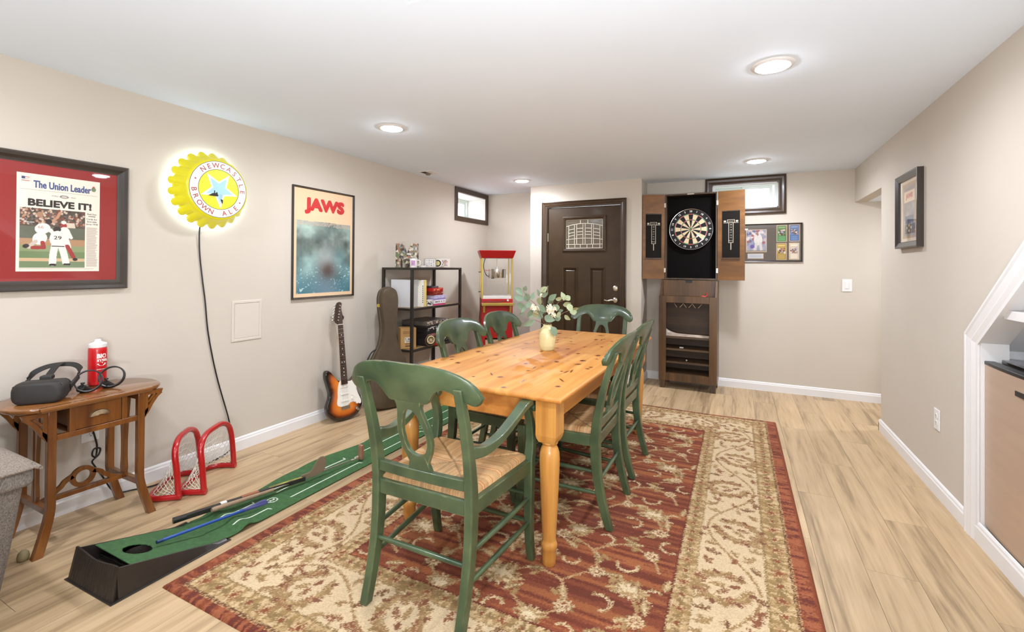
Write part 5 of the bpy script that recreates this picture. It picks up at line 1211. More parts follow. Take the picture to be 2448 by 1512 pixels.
def strap(P, w, t, name, up=(0, 0, 1)):
    P = smoothpath(P, 8); mb = MB(); rings = []
    for i, p in enumerate(P):
        a_ = (Vector(P[min(i+1, len(P)-1)])-Vector(P[max(i-1, 0)])).normalized(); s_ = a_.cross(Vector(up)); s_ = s_.normalized() if s_.length > .05 else Vector((0, 1, 0)); u_ = Vector(up).normalized(); u_ = (u_-a_*u_.dot(a_)).normalized()
        p = Vector(p); rings.append([p-u_*w/2-s_*t/2, p+u_*w/2-s_*t/2, p+u_*w/2+s_*t/2, p-u_*w/2+s_*t/2])
    return mb.loft(rings).build(name, m_vrd, hs, smooth=50)
strap([(.09, .10, .085), (.085, .15, .110), (.05, .19, .128), (0, .20, .133), (-.05, .19, .128), (-.085, .15, .110), (-.09, .10, .085)], .024, .004, 'head_strap', (0, .75, .66))
strap([(0, .03, .095), (0, .07, .114), (0, .13, .136), (0, .195, .142)], .026, .004, 'top_strap', (1, 0, 0))
MB().box(-.022, .022, .02, .06, .093, .112).build('strap_buckle', m_vr, hs, bevel=.005)
def controller(x, y, rz, tilt, label):
    c = thing('vr_controller', label, 'controller', (x, y, TZ2), rz, 'virtual reality controllers on the side table')
    R_ = .052; zc = (R_+.004)*math.cos(tilt)+.005
    f = lambda a, b, d: (a, d*math.cos(tilt)+b*math.sin(tilt), zc+b*math.cos(tilt)-d*math.sin(tilt))
    n = 40; mb = MB(); mb.loft([[f(r_*math.cos(2*PI*k/n), r_*math.sin(2*PI*k/n), d) for r_, d in ((R_-.004, -.009), (R_+.002, -.010), (R_+.004, .008), (R_-.002, .009))] for k in range(n)], closed=True); mb.build('tracking_ring', m_blackp, c, smooth=40, bevel=.001)
    mb = MB(); P = [f(-.030, -.030, .012), f(-.02, -.034, .035), f(-.005, -.040, .070), f(.01, -.046, .10)]; mb.tube(P, [.020, .019, .016, .012], 12, sq=.8); mb.build('grip', m_vr, c, smooth=60)
    mb = MB(); mb.tube([f(-.026, -.022, .008), f(-.022, -.010, .004)], .0045, 10); mb.lathe([(.008, -.003), (.009, 0), (.008, .003)], 12, f(-.022, -.008, .004)); mb.build('thumbstick', m_blackp, c, smooth=40)
    return c
controller(-2.900, 1.125, math.radians(58), math.radians(22), 'black ring-shaped controller beside the headset, nearer the drawer front')
controller(-2.915, 1.226, math.radians(50), math.radians(26), 'black ring-shaped controller farther from the headset, in front of the red bottle')
bt = thing('sports_bottle', 'tall red squeeze bottle with white lettering and a white cap on the side table', 'bottle', (-3.055, 1.222, TZ2), math.radians(70))
m_redp = mat('red_plastic_bottle', L(190, 16, 24), .3, vary=.04, coat=.3)
MB().lathe([(.034, 0), (.0385, .004), (.0395, .012), (.0395, .182), (.0385, .192), (.0355, .20), (.0005, .201)], 36).build('body', m_redp, bt, smooth=40)
MB().lathe([(.0365, .198), (.0375, .202), (.0375, .216), (.034, .220), (.018, .226), (.013, .232), (.012, .24), (.0005, .241)], 32).build('cap', m_white, bt, smooth=40)
mb = MB(); cyl = lambda a, b: (.0399*math.sin(a/.0399), -.0399*math.cos(a/.0399), b)
def cyl_text(t, x0, z, h, w, bold):
    V, F = text_vf(t, bold, 2); lo, hi = V.min(0), V.max(0); P = (V-lo)/(hi-lo)*[w, h]; mb.add([cyl(x0+p[0], z+p[1]) for p in P], F)
cyl_text('BIO', -.004, .142, .025, .042, .05); cyl_text('STEEL', -.004, .125, .013, .052, .05); cyl_text('SPORTS HYDRATION', -.004, .082, .0045, .05, .02)
eye = [(-.004+.042*t, .112+s_*.010*math.sin(PI*t)) for t, s_ in [(k/10, 1) for k in range(11)]+[(1-k/10, -1) for k in range(1, 10)]]; mb.add([cyl(*p) for p in eye], [tuple(range(len(eye)))]); mb.build('lettering', m_paper, bt)['kind'] = 'stuff'
mb = MB(); mb.add([(.0404*math.sin(a/.0399), -.0404*math.cos(a/.0399), b) for a, b in [(.017+.010*math.cos(t), .112+.004*math.sin(t)) for t in np.linspace(0, 2*PI, 13)[:-1]]], [tuple(range(12))]); mb.build('emblem_centre', m_redp, bt)

# ---------------------------------------------------------------- mini hockey goals
m_net = mat('white_net_cord', L(226, 220, 206), .8, vary=.05)
def goal(N, Fp, back, dep, h, label):
    N, Fp = Vector((*N, 0)), Vector((*Fp, 0)); g = thing('hockey_goal', label, 'hockey goal', tuple((N+Fp)/2), 0, 'small red hockey goals by the left wall'); O = (N+Fp)/2
    R_ = .0158; b = Vector((*back, 0)).normalized(); d = (Fp-N).normalized(); z0 = R_
    W = lambda p, z: tuple(p-O+Vector((0, 0, z)))
    lead = b*.035                                                     # the hoop leans back a little
    arch = smoothpath([W(N, z0), W(N+lead*.3, h*.5), W(N+lead*.6+d*.004, h*.76), W(N+lead*.8+d*.03, h*.90), W(N+lead+d*.09, h*.985), W(N+lead+(Fp-N)*.5, h), W(Fp+lead-d*.09, h*.985), W(Fp+lead*.8-d*.03, h*.90), W(Fp+lead*.6-d*.004, h*.76), W(Fp+lead*.3, h*.5), W(Fp, z0)], 5)
    MB().tube(arch, R_, 12).build('hoop', m_red, g, smooth=60)
    base = smoothpath([W(N, z0), W(N+b*dep*.6, z0), W(N+b*dep*.9+d*.02, z0), W(N+b*dep+d*.06, z0), W((N+Fp)/2+b*dep, z0), W(Fp+b*dep-d*.06, z0), W(Fp+b*dep*.9-d*.02, z0), W(Fp+b*dep*.6, z0), W(Fp, z0)], 6)
    MB().tube(base, R_, 12).build('base_bar', m_red, g, smooth=60)
    for p in (N, Fp): MB().tube([W(p-b*.012, z0), W(p+b*.016, z0)], R_+.002, 12).build('corner_joint', m_red, g, smooth=40)
    # net from the hoop down to the base bar
    def res(P, n):
        P = np.array(P); s_ = np.r_[0, np.cumsum(np.linalg.norm(np.diff(P, axis=0), axis=1))]; t = np.linspace(0, s_[-1], n); return np.stack([np.interp(t, s_, P[:, k]) for k in range(3)], 1)
    nu, nv = 25, 10; A_, B_ = res(arch, nu), res(base, nu); gr = np.zeros((nv, nu, 3))
    for v in range(nv):
        t = v/(nv-1); gr[v] = A_*(1-t)+B_*t; sag = math.sin(PI*t)*.03*np.sin(PI*np.linspace(0, 1, nu)); gr[v, :, 2] -= sag*.7; gr[v] -= np.outer(sag*.5, np.array([d.x*0+b.x, b.y, 0])); gr[v] += rng.normal(0, .0025, (nu, 3))*math.sin(PI*t)
    mb = MB()
    for u in range(1, nu-1): mb.tube([tuple(gr[v, u]) for v in range(nv)], .0015, 4)
    for v in range(1, nv-1): mb.tube([tuple(gr[v, u]) for u in range(0, nu)], .0015, 4)
    mb.build('net', m_net, g)['kind'] = 'stuff'
    mb = MB()
    for P in (arch, base):
        Q = res(P, 60); mb.tube([tuple(q+np.array([b.x, b.y, 0])*.012+np.array([0, 0, .004*((-1)**k)])) for k, q in enumerate(Q)][2:-2], .0012, 4)
    mb.build('lacing', m_blackp, g)['kind'] = 'stuff'
    return g
goal((-2.772, 1.475), (-2.985, 1.715), (-.75, -.66), .155, .315, 'small red hockey goal with white net, nearer the side table')
goal((-2.708, 1.572), (-2.902, 1.868), (-.837, -.547), .15, .315, 'small red hockey goal with white net, nearer the poster')

# ---------------------------------------------------------------- putting ramp and mat
m_ramp = mat('black_moulded_plastic', L(44, 38, 33), .35, vary=.12, vscale=30, bump=.2, bscale=260)
rp_ = thing('putting_ramp', 'black plastic golf putting ramp with ribbed end, on the floor by the rug corner', 'putting ramp', (-2.312, 1.13, 0), math.radians(1.5))
rw, ry0, ry1 = .152, -.205, .225
ztop = lambda y: max(.012, .122-(max(y, ry0)-ry0)*.122/(ry1-ry0)*1.0)
mb = MB(); fo = [(-rw-.024, ry0-.030), (rw+.024, ry0-.030), (rw+.024, ry1+.012), (-rw-.024, ry1+.012)]
mb.loft([[(a, b, z) for a, b in fo] for z in (0, .004)])
mb.build('base_flange', m_ramp, rp_, bevel=.0015)
for sx in (-1, 1):
    mb = MB(); rings = []
    for y in np.linspace(ry0, ry1, 14):
        z = ztop(y); rings.append([(sx*(rw+.014), y, .003), (sx*rw, y, z), (sx*(rw-.006), y, z), (sx*(rw-.004), y, .003)])
    mb.loft(rings).build('side_wall', m_ramp, rp_, smooth=50, bevel=.001)
mb = MB(); rings = []; n = 88
for k in range(n+1):
    u = -1+2*k/n; x = u*(rw+.004); rib = .0045*(.5+.5*math.cos(u*9*2*PI)) if abs(u) < .97 else 0; z = .122-.016*math.cos(u*PI/2)**2*1.0+.004
    rings.append([(x*1.08, ry0-.020-rib, .003), (x, ry0-.002-rib*.5, z-.01), (x*.995, ry0-.0, z), (x*.98, ry0+.006, z), (x*.98, ry0+.004, .003)])
mb.loft(rings).build('ribbed_end', m_ramp, rp_, smooth=50)
MB().loft([[(x, y, z) for x in (-rw+.006, rw-.006) for z in ((.03, .034) if x < 0 else (.034, .03))] for y, in ((ry0+.004,), (ry0+.100,))]).build('ball_tray', m_ramp, rp_)
mb = MB(); mb.loft([[(-rw+.006, y, .003), (-rw+.006, y, z), (rw-.006, y, z), (rw-.006, y, .003)] for y, z in ((ry0+.075, .055), (ry0+.077, .057), (ry0+.12, .028), (ry0+.29, .02), (ry1, .006))]); mb.build('under_deck', m_ramp, rp_)
cvw, cvl = .30, 2.97
cv = Canvas(cvw, cvl, .004, (56, 92, 50)); cv.A *= (.88+.24*vnoise(cv.ny, cv.nx, 3, 3, 2))[..., None]
LNc = (214, 222, 206); Y0m = .982; lx, rx = .110, .225
mc = lambda y: y-Y0m
cen = (lx+rx)/2-.002
cyc = [(1.44, 1.625, 1.693), (1.765, 2.27, 2.334), (2.41, 2.92, 2.985), (3.06, 3.56, 3.63)]
for a, b, c in cyc:
    for x, sg_ in ((lx, -1), (rx, 1)): cv.line([(x, mc(a)), (x, mc(b)), (x+sg_*.022, mc(b)+.006)], .0065, LNc)
    for k in range(24): cv.line([(cen+.026*math.cos(t), mc(c)+.026*math.sin(t)) for t in (2*PI*k/24, 2*PI*(k+1)/24)], .0055, LNc)
Xg, Yg = np.meshgrid(np.arange(cv.nx)*cv.dx, np.arange(cv.ny)*cv.dy)
yw = Y0m+Yg; deck = lambda y: np.clip(.100-(y-1.032)*.083/.29, .010, .2)
zs_ = lambda y: .098-(y-.985)*.27; zg = np.where(yw < 1.33, zs_(yw), 0); z1_ = zs_(1.33)
t = np.clip((yw-1.33)/.10, 0, 1); zg = np.where(yw >= 1.33, z1_*(1-t*t*(3-2*t))+.004, zg)
zg += .018*np.exp(-((yw-1.47)/.035)**2)*(.6+.4*Xg/cvw)+.004
xw = -2.462+Xg+.030*np.clip((yw-1.5)/2.2, 0, 1)*0+np.where(yw > 1.5, (.012*np.sin((yw-1.5)*9)-.036*np.exp(-((yw-2.1)/.25)**2))*np.clip(1-Xg/.16, 0, 1)*np.clip((yw-1.5)/.3, 0, 1), 0)+np.where(yw < 1.36, (Xg-.15)*-.04, 0)
rel = np.clip((yw-1.55)/.3, 0, 1); zg += rel*np.clip(1-Xg/.09, 0, 1)*np.abs(.014*np.sin((yw-1.5)*6))
xw = xw+np.clip((yw-1.5)/2.4, 0, 1)*.020
hole = (np.hypot((Xg-.156)/.058, (yw-1.068)/.047) < 1)
mat_ob = grid_mesh('putting_mat', xw, yw, zg, cv.A, vcol('putting_felt', .95, grain=.12, gscale=600, bump=.4))
import bmesh as _bm
b_ = _bm.new(); b_.from_mesh(mat_ob.data); b_.verts.ensure_lookup_table(); hm = hole.ravel()
_bm.ops.delete(b_, geom=[v for v in b_.verts if hm[v.index]], context='VERTS'); b_.to_mesh(mat_ob.data); b_.free()
so = mat_ob.modifiers.new('thickness', 'SOLIDIFY'); so.thickness = .004; so.offset = -1
tag(mat_ob, 'long green felt putting mat with white guide lines running from the black ramp', 'putting mat')
mb = MB(); put_text(mb, '2', -2.462+cen+.003, 0, h=.030, w=.018, fn=lambda a, b: (a, 1.693+b, .0088), bold=.02); put_text(mb, '3', -2.462+cen+.008, 0, h=.030, w=.018, fn=lambda a, b: (a, 2.334+b, .0088), bold=.02)
mb.build('distance_numbers', m_paper, mat_ob)
MB().lathe([(.058, .062), (.052, .03), (.0005, .03)], 32, (.003, -.062, 0), cap=False).build('cup', m_ramp, rp_, smooth=50)

# sticks
m_blk = mat('black_composite', L(40, 38, 34), .4, vary=.2, vscale=20)
P0, P1, PT = Vector((-2.462, 1.29, .052)), Vector((-2.298, 1.925, .036)), Vector((-2.232, 2.055, .085))
hk = thing('hockey_stick', 'black and yellow hockey stick with a grey blade lying along the green mat', 'hockey stick', tuple(P0))
dv = (P1-P0).normalized(); pt = lambda s_: tuple(dv*s_); LN = (P1-P0).length
mb = MB(); mb.bar((0, 0, 0), pt(LN*.98), .020, .026); mb.build('shaft', m_blk, hk, bevel=.004)
MB().tube([pt(-.004), pt(.05)], .0145, 10).build('butt_cap', m_blackp, hk, smooth=50)
MB().bar(pt(.30), pt(.385), .0215, .0275).build('tape_band', mat('rust_tape', L(150, 96, 66), .7), hk)
MB().bar(pt(.20), pt(.228), .0215, .0275).build('white_label', m_paper, hk)
MB().bar(pt(.44), pt(LN*.95), .016, .0272).build('yellow_graphics', mat('yellow_graphics', L(190, 176, 84), .45, col2=L(60, 56, 34), vscale=26, stretch=(1, .4, 1)), hk)
bd = Vector((.46, .84, .0)).normalized(); up = Vector((0, 0, 1)); h0 = P1-P0
bl = [(-.03, -.014), (.02, -.013), (.06, -.008), (.092, .010), (.104, .046), (.102, .086), (.084, .096), (.060, .086), (.040, .052), (.015, .018), (-.03, .010)]
bs_ = smoothpath(bl, 3, True); nrm = bd.cross(up)
MB().prism(bs_, lambda a, b, t: tuple(h0+bd*a+up*(b+.012)+nrm*(t+.35*max(0, a)**2)), -.006, .006).build('blade', mat('taped_blade', L(118, 100, 78), .7, vary=.1), hk, bevel=.0015)
pu = thing('golf_putter', 'golf putter with a tan-grey grip lying on the green mat', 'golf club', (-2.397, 1.43, .052))
q0, q1, q2 = Vector((0, 0, 0)), Vector((.062, .30, -.012)), Vector((.139, .80, -.020))
MB().tube([q0, q0+(q1-q0)*.04, q1], [.0125, .014, .0095], 12, sq=.85).build('grip', mat('tan_grip', L(150, 126, 100), .75, vary=.12, vscale=60), pu, smooth=50)
MB().tube([q1, q2], [.0062, .0045], 10).build('shaft', m_chrome, pu, smooth=50)
mb = MB(); mb.tube(smoothpath([q2, q2+Vector((.012, .03, .0)), q2+Vector((.006, .055, .004))], 5), .006, 8); mb.build('hosel', m_nickel, pu, smooth=50)
hc = q2+Vector((.012, .075, .0))
mb = MB(); mb.loft([[tuple(hc+Vector((a, b*(1-.25*k), z))) for a, b in ((-.016, -.012), (.016, -.012), (.020, .010), (-.020, .010))] for z, k in ((-.018, 0), (.02, .1), (.062, .3), (.078, .9))]); mb.build('head', mat('copper_head', L(196, 150, 128), .3, .7, vary=.08), pu, bevel=.003)
bm_ = thing('mini_hockey_stick', 'blue mini hockey stick lying across the ramp and green mat', 'hockey stick', (-2.275, 1.128, .085))
e1 = Vector((-.010, .40, -.052)); e2 = Vector((.015, .505, -.058))
m_bl = mat('blue_plastic', L(34, 74, 150), .35, vary=.05, coat=.2)
MB().tube([Vector((0, 0, 0)), e1], .0068, 10).build('shaft', m_bl, bm_, smooth=50)
MB().tube([Vector((0, -.004, .0006)), e1*.05], .0075, 10).build('end_cap', mat('dark_blue_cap', L(24, 50, 84), .4), bm_, smooth=50)
bl = smoothpath([(-.02, -.008), (.04, -.007), (.10, -.004), (.112, .003), (.104, .020), (.08, .022), (.045, .012), (.015, .008), (-.02, .008)], 3, True); dd = (e2-e1); dd.z = -.004; dd.normalize(); nn = dd.cross(up)
MB().prism(bl, lambda a, b, t: tuple(e1+dd*a+up*b+nn*(t+.8*max(0, a)**2)), -.004, .004).build('blade', mat('violet_blade', L(82, 82, 138), .4), bm_, bevel=.001)

# ---------------------------------------------------------------- sofa arm, stone, ceiling bits
m_sofa = mat('grey_tweed', L(84, 78, 73), .95, col2=L(134, 127, 119), vscale=280, bump=.8, bscale=420, stretch=(1, 1, .45))
m_sofa2 = mat('tan_tweed', L(96, 85, 74), .95, col2=L(144, 131, 117), vscale=280, bump=.8, bscale=400)
sf = thing('sofa', 'grey tweed sofa arm at the bottom left, beside the side table', 'sofa', (-2.6, .25, 0))
def padbox(x0, x1, y0, y1, z0, z1, bev, name, m, puff=0):
    mb = MB(); n = 9; 
    o = MB().box(x0, x1, y0, y1, z0, z1).build(name, m, sf, bevel=bev, seg=5); o.data.shade_smooth(); return o
mb = MB(); mb.loft([[(-.49, y0, z), (a, y0, z), (a, y1, z), (-.49, y1, z)] for z, a, y0, y1 in ((.03, .135, .22, .452), (.25, .225, .215, .457), (.505, .312, .21, .462))]); o = mb.build('arm', m_sofa, sf, bevel=.02, seg=4); o.data.shade_smooth()
o = padbox(-.49, .345, .185, .478, .505, .578, .022, 'arm_band', m_sofa)
mb = MB(); n = 24; Xp = []
U, V = np.meshgrid(np.linspace(-1, 1, n), np.linspace(-1, 1, n)); xx = -.066+U*.428; yy = .331+V*.152; q = np.maximum(np.abs(U)**3, np.abs(V)**2.2); zz = .574+.070*np.clip(1-q, 0, 1)**.7
grid_mesh('arm_cushion', xx, yy, zz, np.full(U.shape+(3,), 0.), m_sofa2, sf)
MB().tube(smoothpath([(-.49, .482, .576), (.31, .482, .576), (.352, .47, .576), (.360, .43, .576), (.360, .20, .576), (.345, .182, .576), (-.49, .182, .576)], 5), .006, 8).build('piping', m_sofa2, sf, smooth=60)
padbox(-.49, .30, -1.6, .205, .10, .40, .03, 'seat_base', m_sofa); padbox(-.30, .33, -1.6, .20, .40, .47, .04, 'seat_cushion', m_sofa2); padbox(-.53, -.28, -1.6, .205, .40, .80, .05, 'back_cushion', m_sofa)
for x, y in ((-.42, .40), (.06, .40), (-.42, -1.5), (.2, -1.5)): MB().lathe([(.022, 0), (.026, .10)], 16, (x, y, 0)).build('foot', m_dkwood, sf)
stn = MB(); stn.lathe([(.012, 0), (.019, .004), (.021, .018), (.018, .034), (.010, .044), (.0005, .046)], 18, (0, 0, 0))
o = stn.build('pebble', mat('olive_stone', L(140, 126, 92), .7, vary=.15, vscale=40), smooth=60); o.location = (-2.80, .868, 0); tag(o, 'small olive-tan rounded stone on the floor between the sofa and the side table', 'stone')
vt = thing('ceiling_vent', 'small open ceiling vent near the left wall, above the poster and shelf', 'vent', (-2.948, 3.97, H))
m_vent = mat('vent_dark', L(34, 26, 20), .7, vary=.2)
frame_ = MB(); 
for a0, a1, b0, b1 in ((-.085, .085, -.085, -.07), (-.085, .085, .07, .085), (-.085, -.07, -.07, .07), (.07, .085, -.07, .07)): frame_.box(a0, a1, b0, b1, -.005, 0)
frame_.build('frame', m_white, vt, bevel=.001); MB().box(-.07, .07, -.07, .07, -.0015, -.0003).build('duct', m_vent, vt)
MB().box(.0, .07, -.07, .07, -.004, -.002).build('damper', m_white, vt); mb = MB(); mb.lathe([(.022, -.02), (.03, -.004), (.012, -.002)], 16, (-.03, .03, 0)); mb.build('sleeve', mat('duct_grey', L(120, 108, 90), .5), vt)
chp = thing('ceiling_access_panel', 'square white access panel flush in the ceiling at the top edge of the photo', 'ceiling panel', (-.948, 1.207, H))
for a0, a1, b0, b1 in ((-.18, .18, -.18, -.165), (-.18, .18, .165, .18), (-.18, -.165, -.165, .165), (.165, .18, -.165, .165)): MB().box(a0, a1, b0, b1, -.004, 0).build('frame_strip', m_ceil, chp, bevel=.001)
MB().box(-.162, .162, -.162, .162, -.003, 0).build('door', m_ceil, chp)

# ---------------------------------------------------------------- popcorn cart
pk = thing('popcorn_cart', 'red and gold popcorn machine with glass cabinet and steel kettle in the far left corner', 'popcorn machine', (-2.63, 4.90, 0), math.radians(34))
m_redc = mat('cart_red', L(176, 14, 16), .4, vary=.05); m_gold = mat('gold_trim', L(186, 158, 76), .35, .4, vary=.1)
w = .185; dp = .16; zb, zt = .92, 1.40
mb = MB(); mb.box(-w, w, -dp, dp, .46, zb); mb.build('cabinet_body', m_redc, pk, bevel=.004)
mb = MB()
for s_ in (-1, 1): mb.box(s_*w-(.045 if s_ > 0 else 0), s_*w+(0 if s_ > 0 else .045), -dp, dp, .05, .46)
mb.box(-w, w, dp-.02, dp, .05, .46); mb.box(-w, w, -dp, dp, .05, .09); mb.build('lower_panels', m_redc, pk, bevel=.003)
MB().box(-w+.05, w-.05, -dp+.02, dp-.025, .10, .44).build('storage_bin', mat('bin_tan', L(190, 164, 134), .6), pk)
MB().box(-w-.002, w+.002, -dp-.075, -dp, .845, .875).build('serving_shelf', m_gold, pk, bevel=.004)
for s_ in (-1, 1): MB().prism([(-dp, .845), (-dp-.05, .845), (-dp-.012, .76), (-dp, .76)], YZ, s_*(w-.03)-.012, s_*(w-.03)+.012).build('shelf_bracket', m_gold, pk)
for sx in (-1, 1):
    for sy in (-1, 1): MB().box(sx*(w-.010)-.009, sx*(w-.010)+.009, sy*(dp-.010)-.009, sy*(dp-.010)+.009, zb, zt).build('corner_post', m_gold, pk, bevel=.002)
MB().box(-w+.005, w-.005, -dp+.005, dp-.005, zb, zb+.035).build('popcorn_pan', m_white, pk, bevel=.003)
for sx in (-1, 1): MB().box(sx*(w-.012)-.002, sx*(w-.012)+.002, -dp+.024, dp-.024, zb+.035, zt).build('glazing', m_glass, pk)
for sy in (-1, 1): MB().box(-w+.024, w-.024, sy*(dp-.012)-.002, sy*(dp-.012)+.002, zb+.035, zt).build('glazing', m_glass, pk)
mb = MB(); mb.loft([[(sx*a, sy*b, z) for sx, sy in ((-1, -1), (1, -1), (1, 1), (-1, 1))] for z, a, b in ((zt, w-.004, dp-.004), (zt+.004, w+.002, dp+.002), (zt+.085, w+.03, dp+.03), (zt+.09, w+.03, dp+.03), (zt+.092, w+.01, dp+.01))]); mb.build('canopy', m_redc, pk)
mb = MB(); mb.lathe([(.104, 1.165), (.107, 1.17), (.107, 1.262), (.112, 1.264), (.112, 1.270), (.0005, 1.274)], 32, (.012, 0, 0)); mb.build('kettle', m_chrome, pk, smooth=40)
mb = MB(); mb.tube([(.012, 0, 1.27), (.012, 0, zt)], .005, 8); mb.lathe([(.012, 1.27), (.008, 1.30)], 12, (.012, 0, 0)); mb.build('stirrer_shaft', m_chrome, pk, smooth=40)
mb = MB(); mb.tube(smoothpath([(-.13, .02, zt), (-.15, .0, 1.30), (-.12, -.02, 1.20), (-.06, -.04, 1.17)], 6), .005, 8); mb.box(-.06, -.025, -.055, -.025, 1.155, 1.185); mb.build('kettle_cord', m_blackp, pk, smooth=50)
MB().bar((-.15, -.03, 1.255), (-.07, -.03, 1.252), .008, .008).build('kettle_handle', m_red, pk)
for z in (1.235, 1.0): MB().bar((-w-.002, -.06, z), (-w-.03, -.06, z), .010, .010).build('side_latch', m_blackp, pk)
mb = MB(); mb.tube(smoothpath([(.12, -dp-.003, .905), (.0, -dp-.004, .885), (-.14, -dp-.004, .888), (-.19, -dp+.0, .84), (-.205, -dp+.02, .7), (-.20, -dp+.04, .5), (-.195, -.02, .2), (-.19, .06, .03)], 8), .0038, 7); mb.build('cord', mat('brown_cord', L(84, 40, 34), .5), pk, smooth=60)
MB().lathe([(.012, dp), (.012, dp+.012), (.0005, dp+.012)], 14, (.125, 0, .905), axis='y').build('switch_knob', m_white, pk, smooth=40)
for sx in (-1, 1): MB().lathe([(.09, -.012), (.10, -.008), (.10, .008), (.09, .012), (.0005, .012)], 28, (sx*(w+.02), .06, .10), axis='x').build('wheel', m_blackp, pk, smooth=40)
for sx in (-1, 1): MB().box(sx*w-.02, sx*w+.02, -dp, -dp+.03, 0, .05).build('foot', m_redc, pk)

# ---------------------------------------------------------------- dart cabinet on its stand
dsd = thing('dart_stand', 'dark brown wooden stand with cue-style hooks and four open shelves under the dart cabinet', 'stand', (-.482, 5.36, 0), math.radians(-1.5))
m_ds = wood('stand_wood', L(58, 37, 15), L(100, 68, 31), L(80, 53, 23), axis=2, scale=10, rough=.4, coat=.2)
m_dsi = wood('stand_wood_inside', L(60, 42, 22), L(92, 66, 38), axis=0, scale=10, rough=.5, coat=.1)
hw, hd = .290, .165; y0, y1 = -hd, hd
for sx in (-1, 1):
    x = sx*(hw-.04); MB().box(sx*hw-(.075 if sx > 0 else 0), sx*hw+(.075 if sx < 0 else 0), y0, y0+.022, .085, .995).build('front_stile', m_ds, dsd, bevel=.002)
    MB().prism([(y0+.022, .085), (y1, .085), (y1, 1.16), (y1-.20, 1.16), (y0+.022, .985)], YZ, sx*(hw-.003)-(.018 if sx > 0 else 0), sx*(hw-.003)+(.018 if sx < 0 else 0)).build('side_panel', m_ds, dsd)
    for y in (y0+.004, y1-.054): MB().loft([[(sx*(hw-.012)-sx*a, yy_, z) for a, yy_ in ((0, y), (b, y), (b, y+.05), (0, y+.05))] for z, b in ((0, .048), (.10, .062))]).build('foot', m_dkwood, dsd)
MB().box(-hw+.075, hw-.075, y0, y0+.022, .925, .995).build('top_rail', m_ds, dsd, bevel=.002); MB().box(-hw+.075, hw-.075, y0, y0+.022, .085, .165).build('bottom_rail', m_ds, dsd, bevel=.002)
MB().box(-hw+.02, hw-.02, y1-.012, y1-.002, .085, 1.0).build('back_panel', m_dsi, dsd)
for z in (.56, .43, .29, .165): MB().box(-hw+.022, hw-.022, y0+.022, y1-.012, z-.018, z).build('shelf', m_dsi, dsd)
MB().box(-hw+.022, hw-.022, y0+.022, y1-.012, .965, .985).build('well_floor', m_dsi, dsd)
bp_ = MB(); bp_.box(-.268, .268, -.02, 0, .985, 1.165); bp_.build('well_back', m_ds, dsd, bevel=.002); MB().prism([(-.035, 1.165), (-.035, 1.145), (-.028, 1.137), (.028, 1.137), (.035, 1.145), (.035, 1.165)], XZ, -.0215, -.019).build('finger_notch', m_ink, dsd)
mb = MB()
for x, ss in ((-.14, (1,)), (-.045, (-1, 1)), (.045, (-1, 1)), (.14, (-1,))):
    for s_ in ss: mb.tube(smoothpath([(x, y0+.06, .945), (x+s_*.004, y0+.05, .915), (x+s_*.034, y0+.03, .875)], 5), .0042, 7)
    mb.box(x-.006, x+.006, y0+.03, y0+.09, .945, .965)
mb.build('hooks', mat('pale_metal', L(176, 150, 124), .4, .4), dsd, smooth=50)
m_film = mat('pale_film', L(176, 158, 140), .35, vary=.25, vscale=14)
fv = thing('plastic_sheet', 'pale crumpled plastic sheet along the top open shelf of the dart stand', 'plastic sheet', (-.482, 5.36, .56), math.radians(-1.5))
U, V = np.meshgrid(np.linspace(0, 1, 40), np.linspace(0, 1, 10)); xx = -.262+U*.52; ht = .10*np.exp(-U*9)+.022; zz = V*ht+.001; yy = -.12+.03*V+.02*vnoise(10, 40, 3, 6, 2); grid_mesh('sheet', xx, yy, zz, np.zeros(U.shape+(3,)), m_film, fv)
o = MB().box(-.02, .02, -.012, .012, 0, .012).build('paper_scrap', m_white, bevel=.003); o.location = (-.55, 5.28, .431); tag(o, 'small white scrap on the second open shelf of the dart stand', 'scrap')
o = MB().lathe([(.0005, 0), (.007, .003), (.009, .009), (.007, .015), (.0005, .018)], 16).build('small_ball', m_guard, smooth=60); o.location = (-.50, 5.30, .2902); tag(o, 'tiny pale ball on the third open shelf of the dart stand', 'ball')
fl_ = thing('dart_flight', 'red curved dart flight sticking up from the well of the dart stand', 'dart', (-.315, 5.24, .985)); m_fl = mat('red_flight', L(214, 60, 60), .4)
mb = MB(); P = smoothpath([(-.03, 0, .02), (.0, 0, .015), (.016, 0, .025), (.018, 0, .045), (.008, 0, .058)], 6); mb.tube(P, .006, 8, sq=.5); mb.tube([(-.03, 0, .02), (-.045, 0, .002)], .003, 6); mb.build('flight', m_fl, fl_, smooth=50)

dcab = thing('dart_cabinet', 'brown wooden dartboard cabinet with both doors open and a black felt interior', 'dart cabinet', (-.468, 5.40, 1.172), math.radians(-.8))
cw_, ch, cd = .266, .942, .115
m_cab = wood('cabinet_wood', L(86, 54, 24), L(128, 84, 40), L(108, 70, 31), axis=0, scale=5, rough=.38, coat=.25)
for x0, x1, z0, z1, nm in ((-cw_, -cw_+.016, 0, ch, 'side'), (cw_-.016, cw_, 0, ch, 'side'), (-cw_+.016, cw_-.016, 0, .016, 'base_board'), (-cw_+.016, cw_-.016, ch-.016, ch, 'top_board')):
    MB().box(x0, x1, -cd/2, cd/2, z0, z1).build(nm, m_dkwood, dcab, bevel=.0015)
m_felt = mat('black_felt', L(17, 15, 14), .98, vary=.4, vscale=200, bump=.5, bscale=500, spec=.1)
MB().box(-cw_+.016, cw_-.016, cd/2-.03, cd/2, .016, ch-.016).build('felt_back', m_felt, dcab)
MB().box(-.035, .035, -cd/2-.002, -cd/2+.012, ch-.014, ch-.002).build('door_catch', m_nickel, dcab)
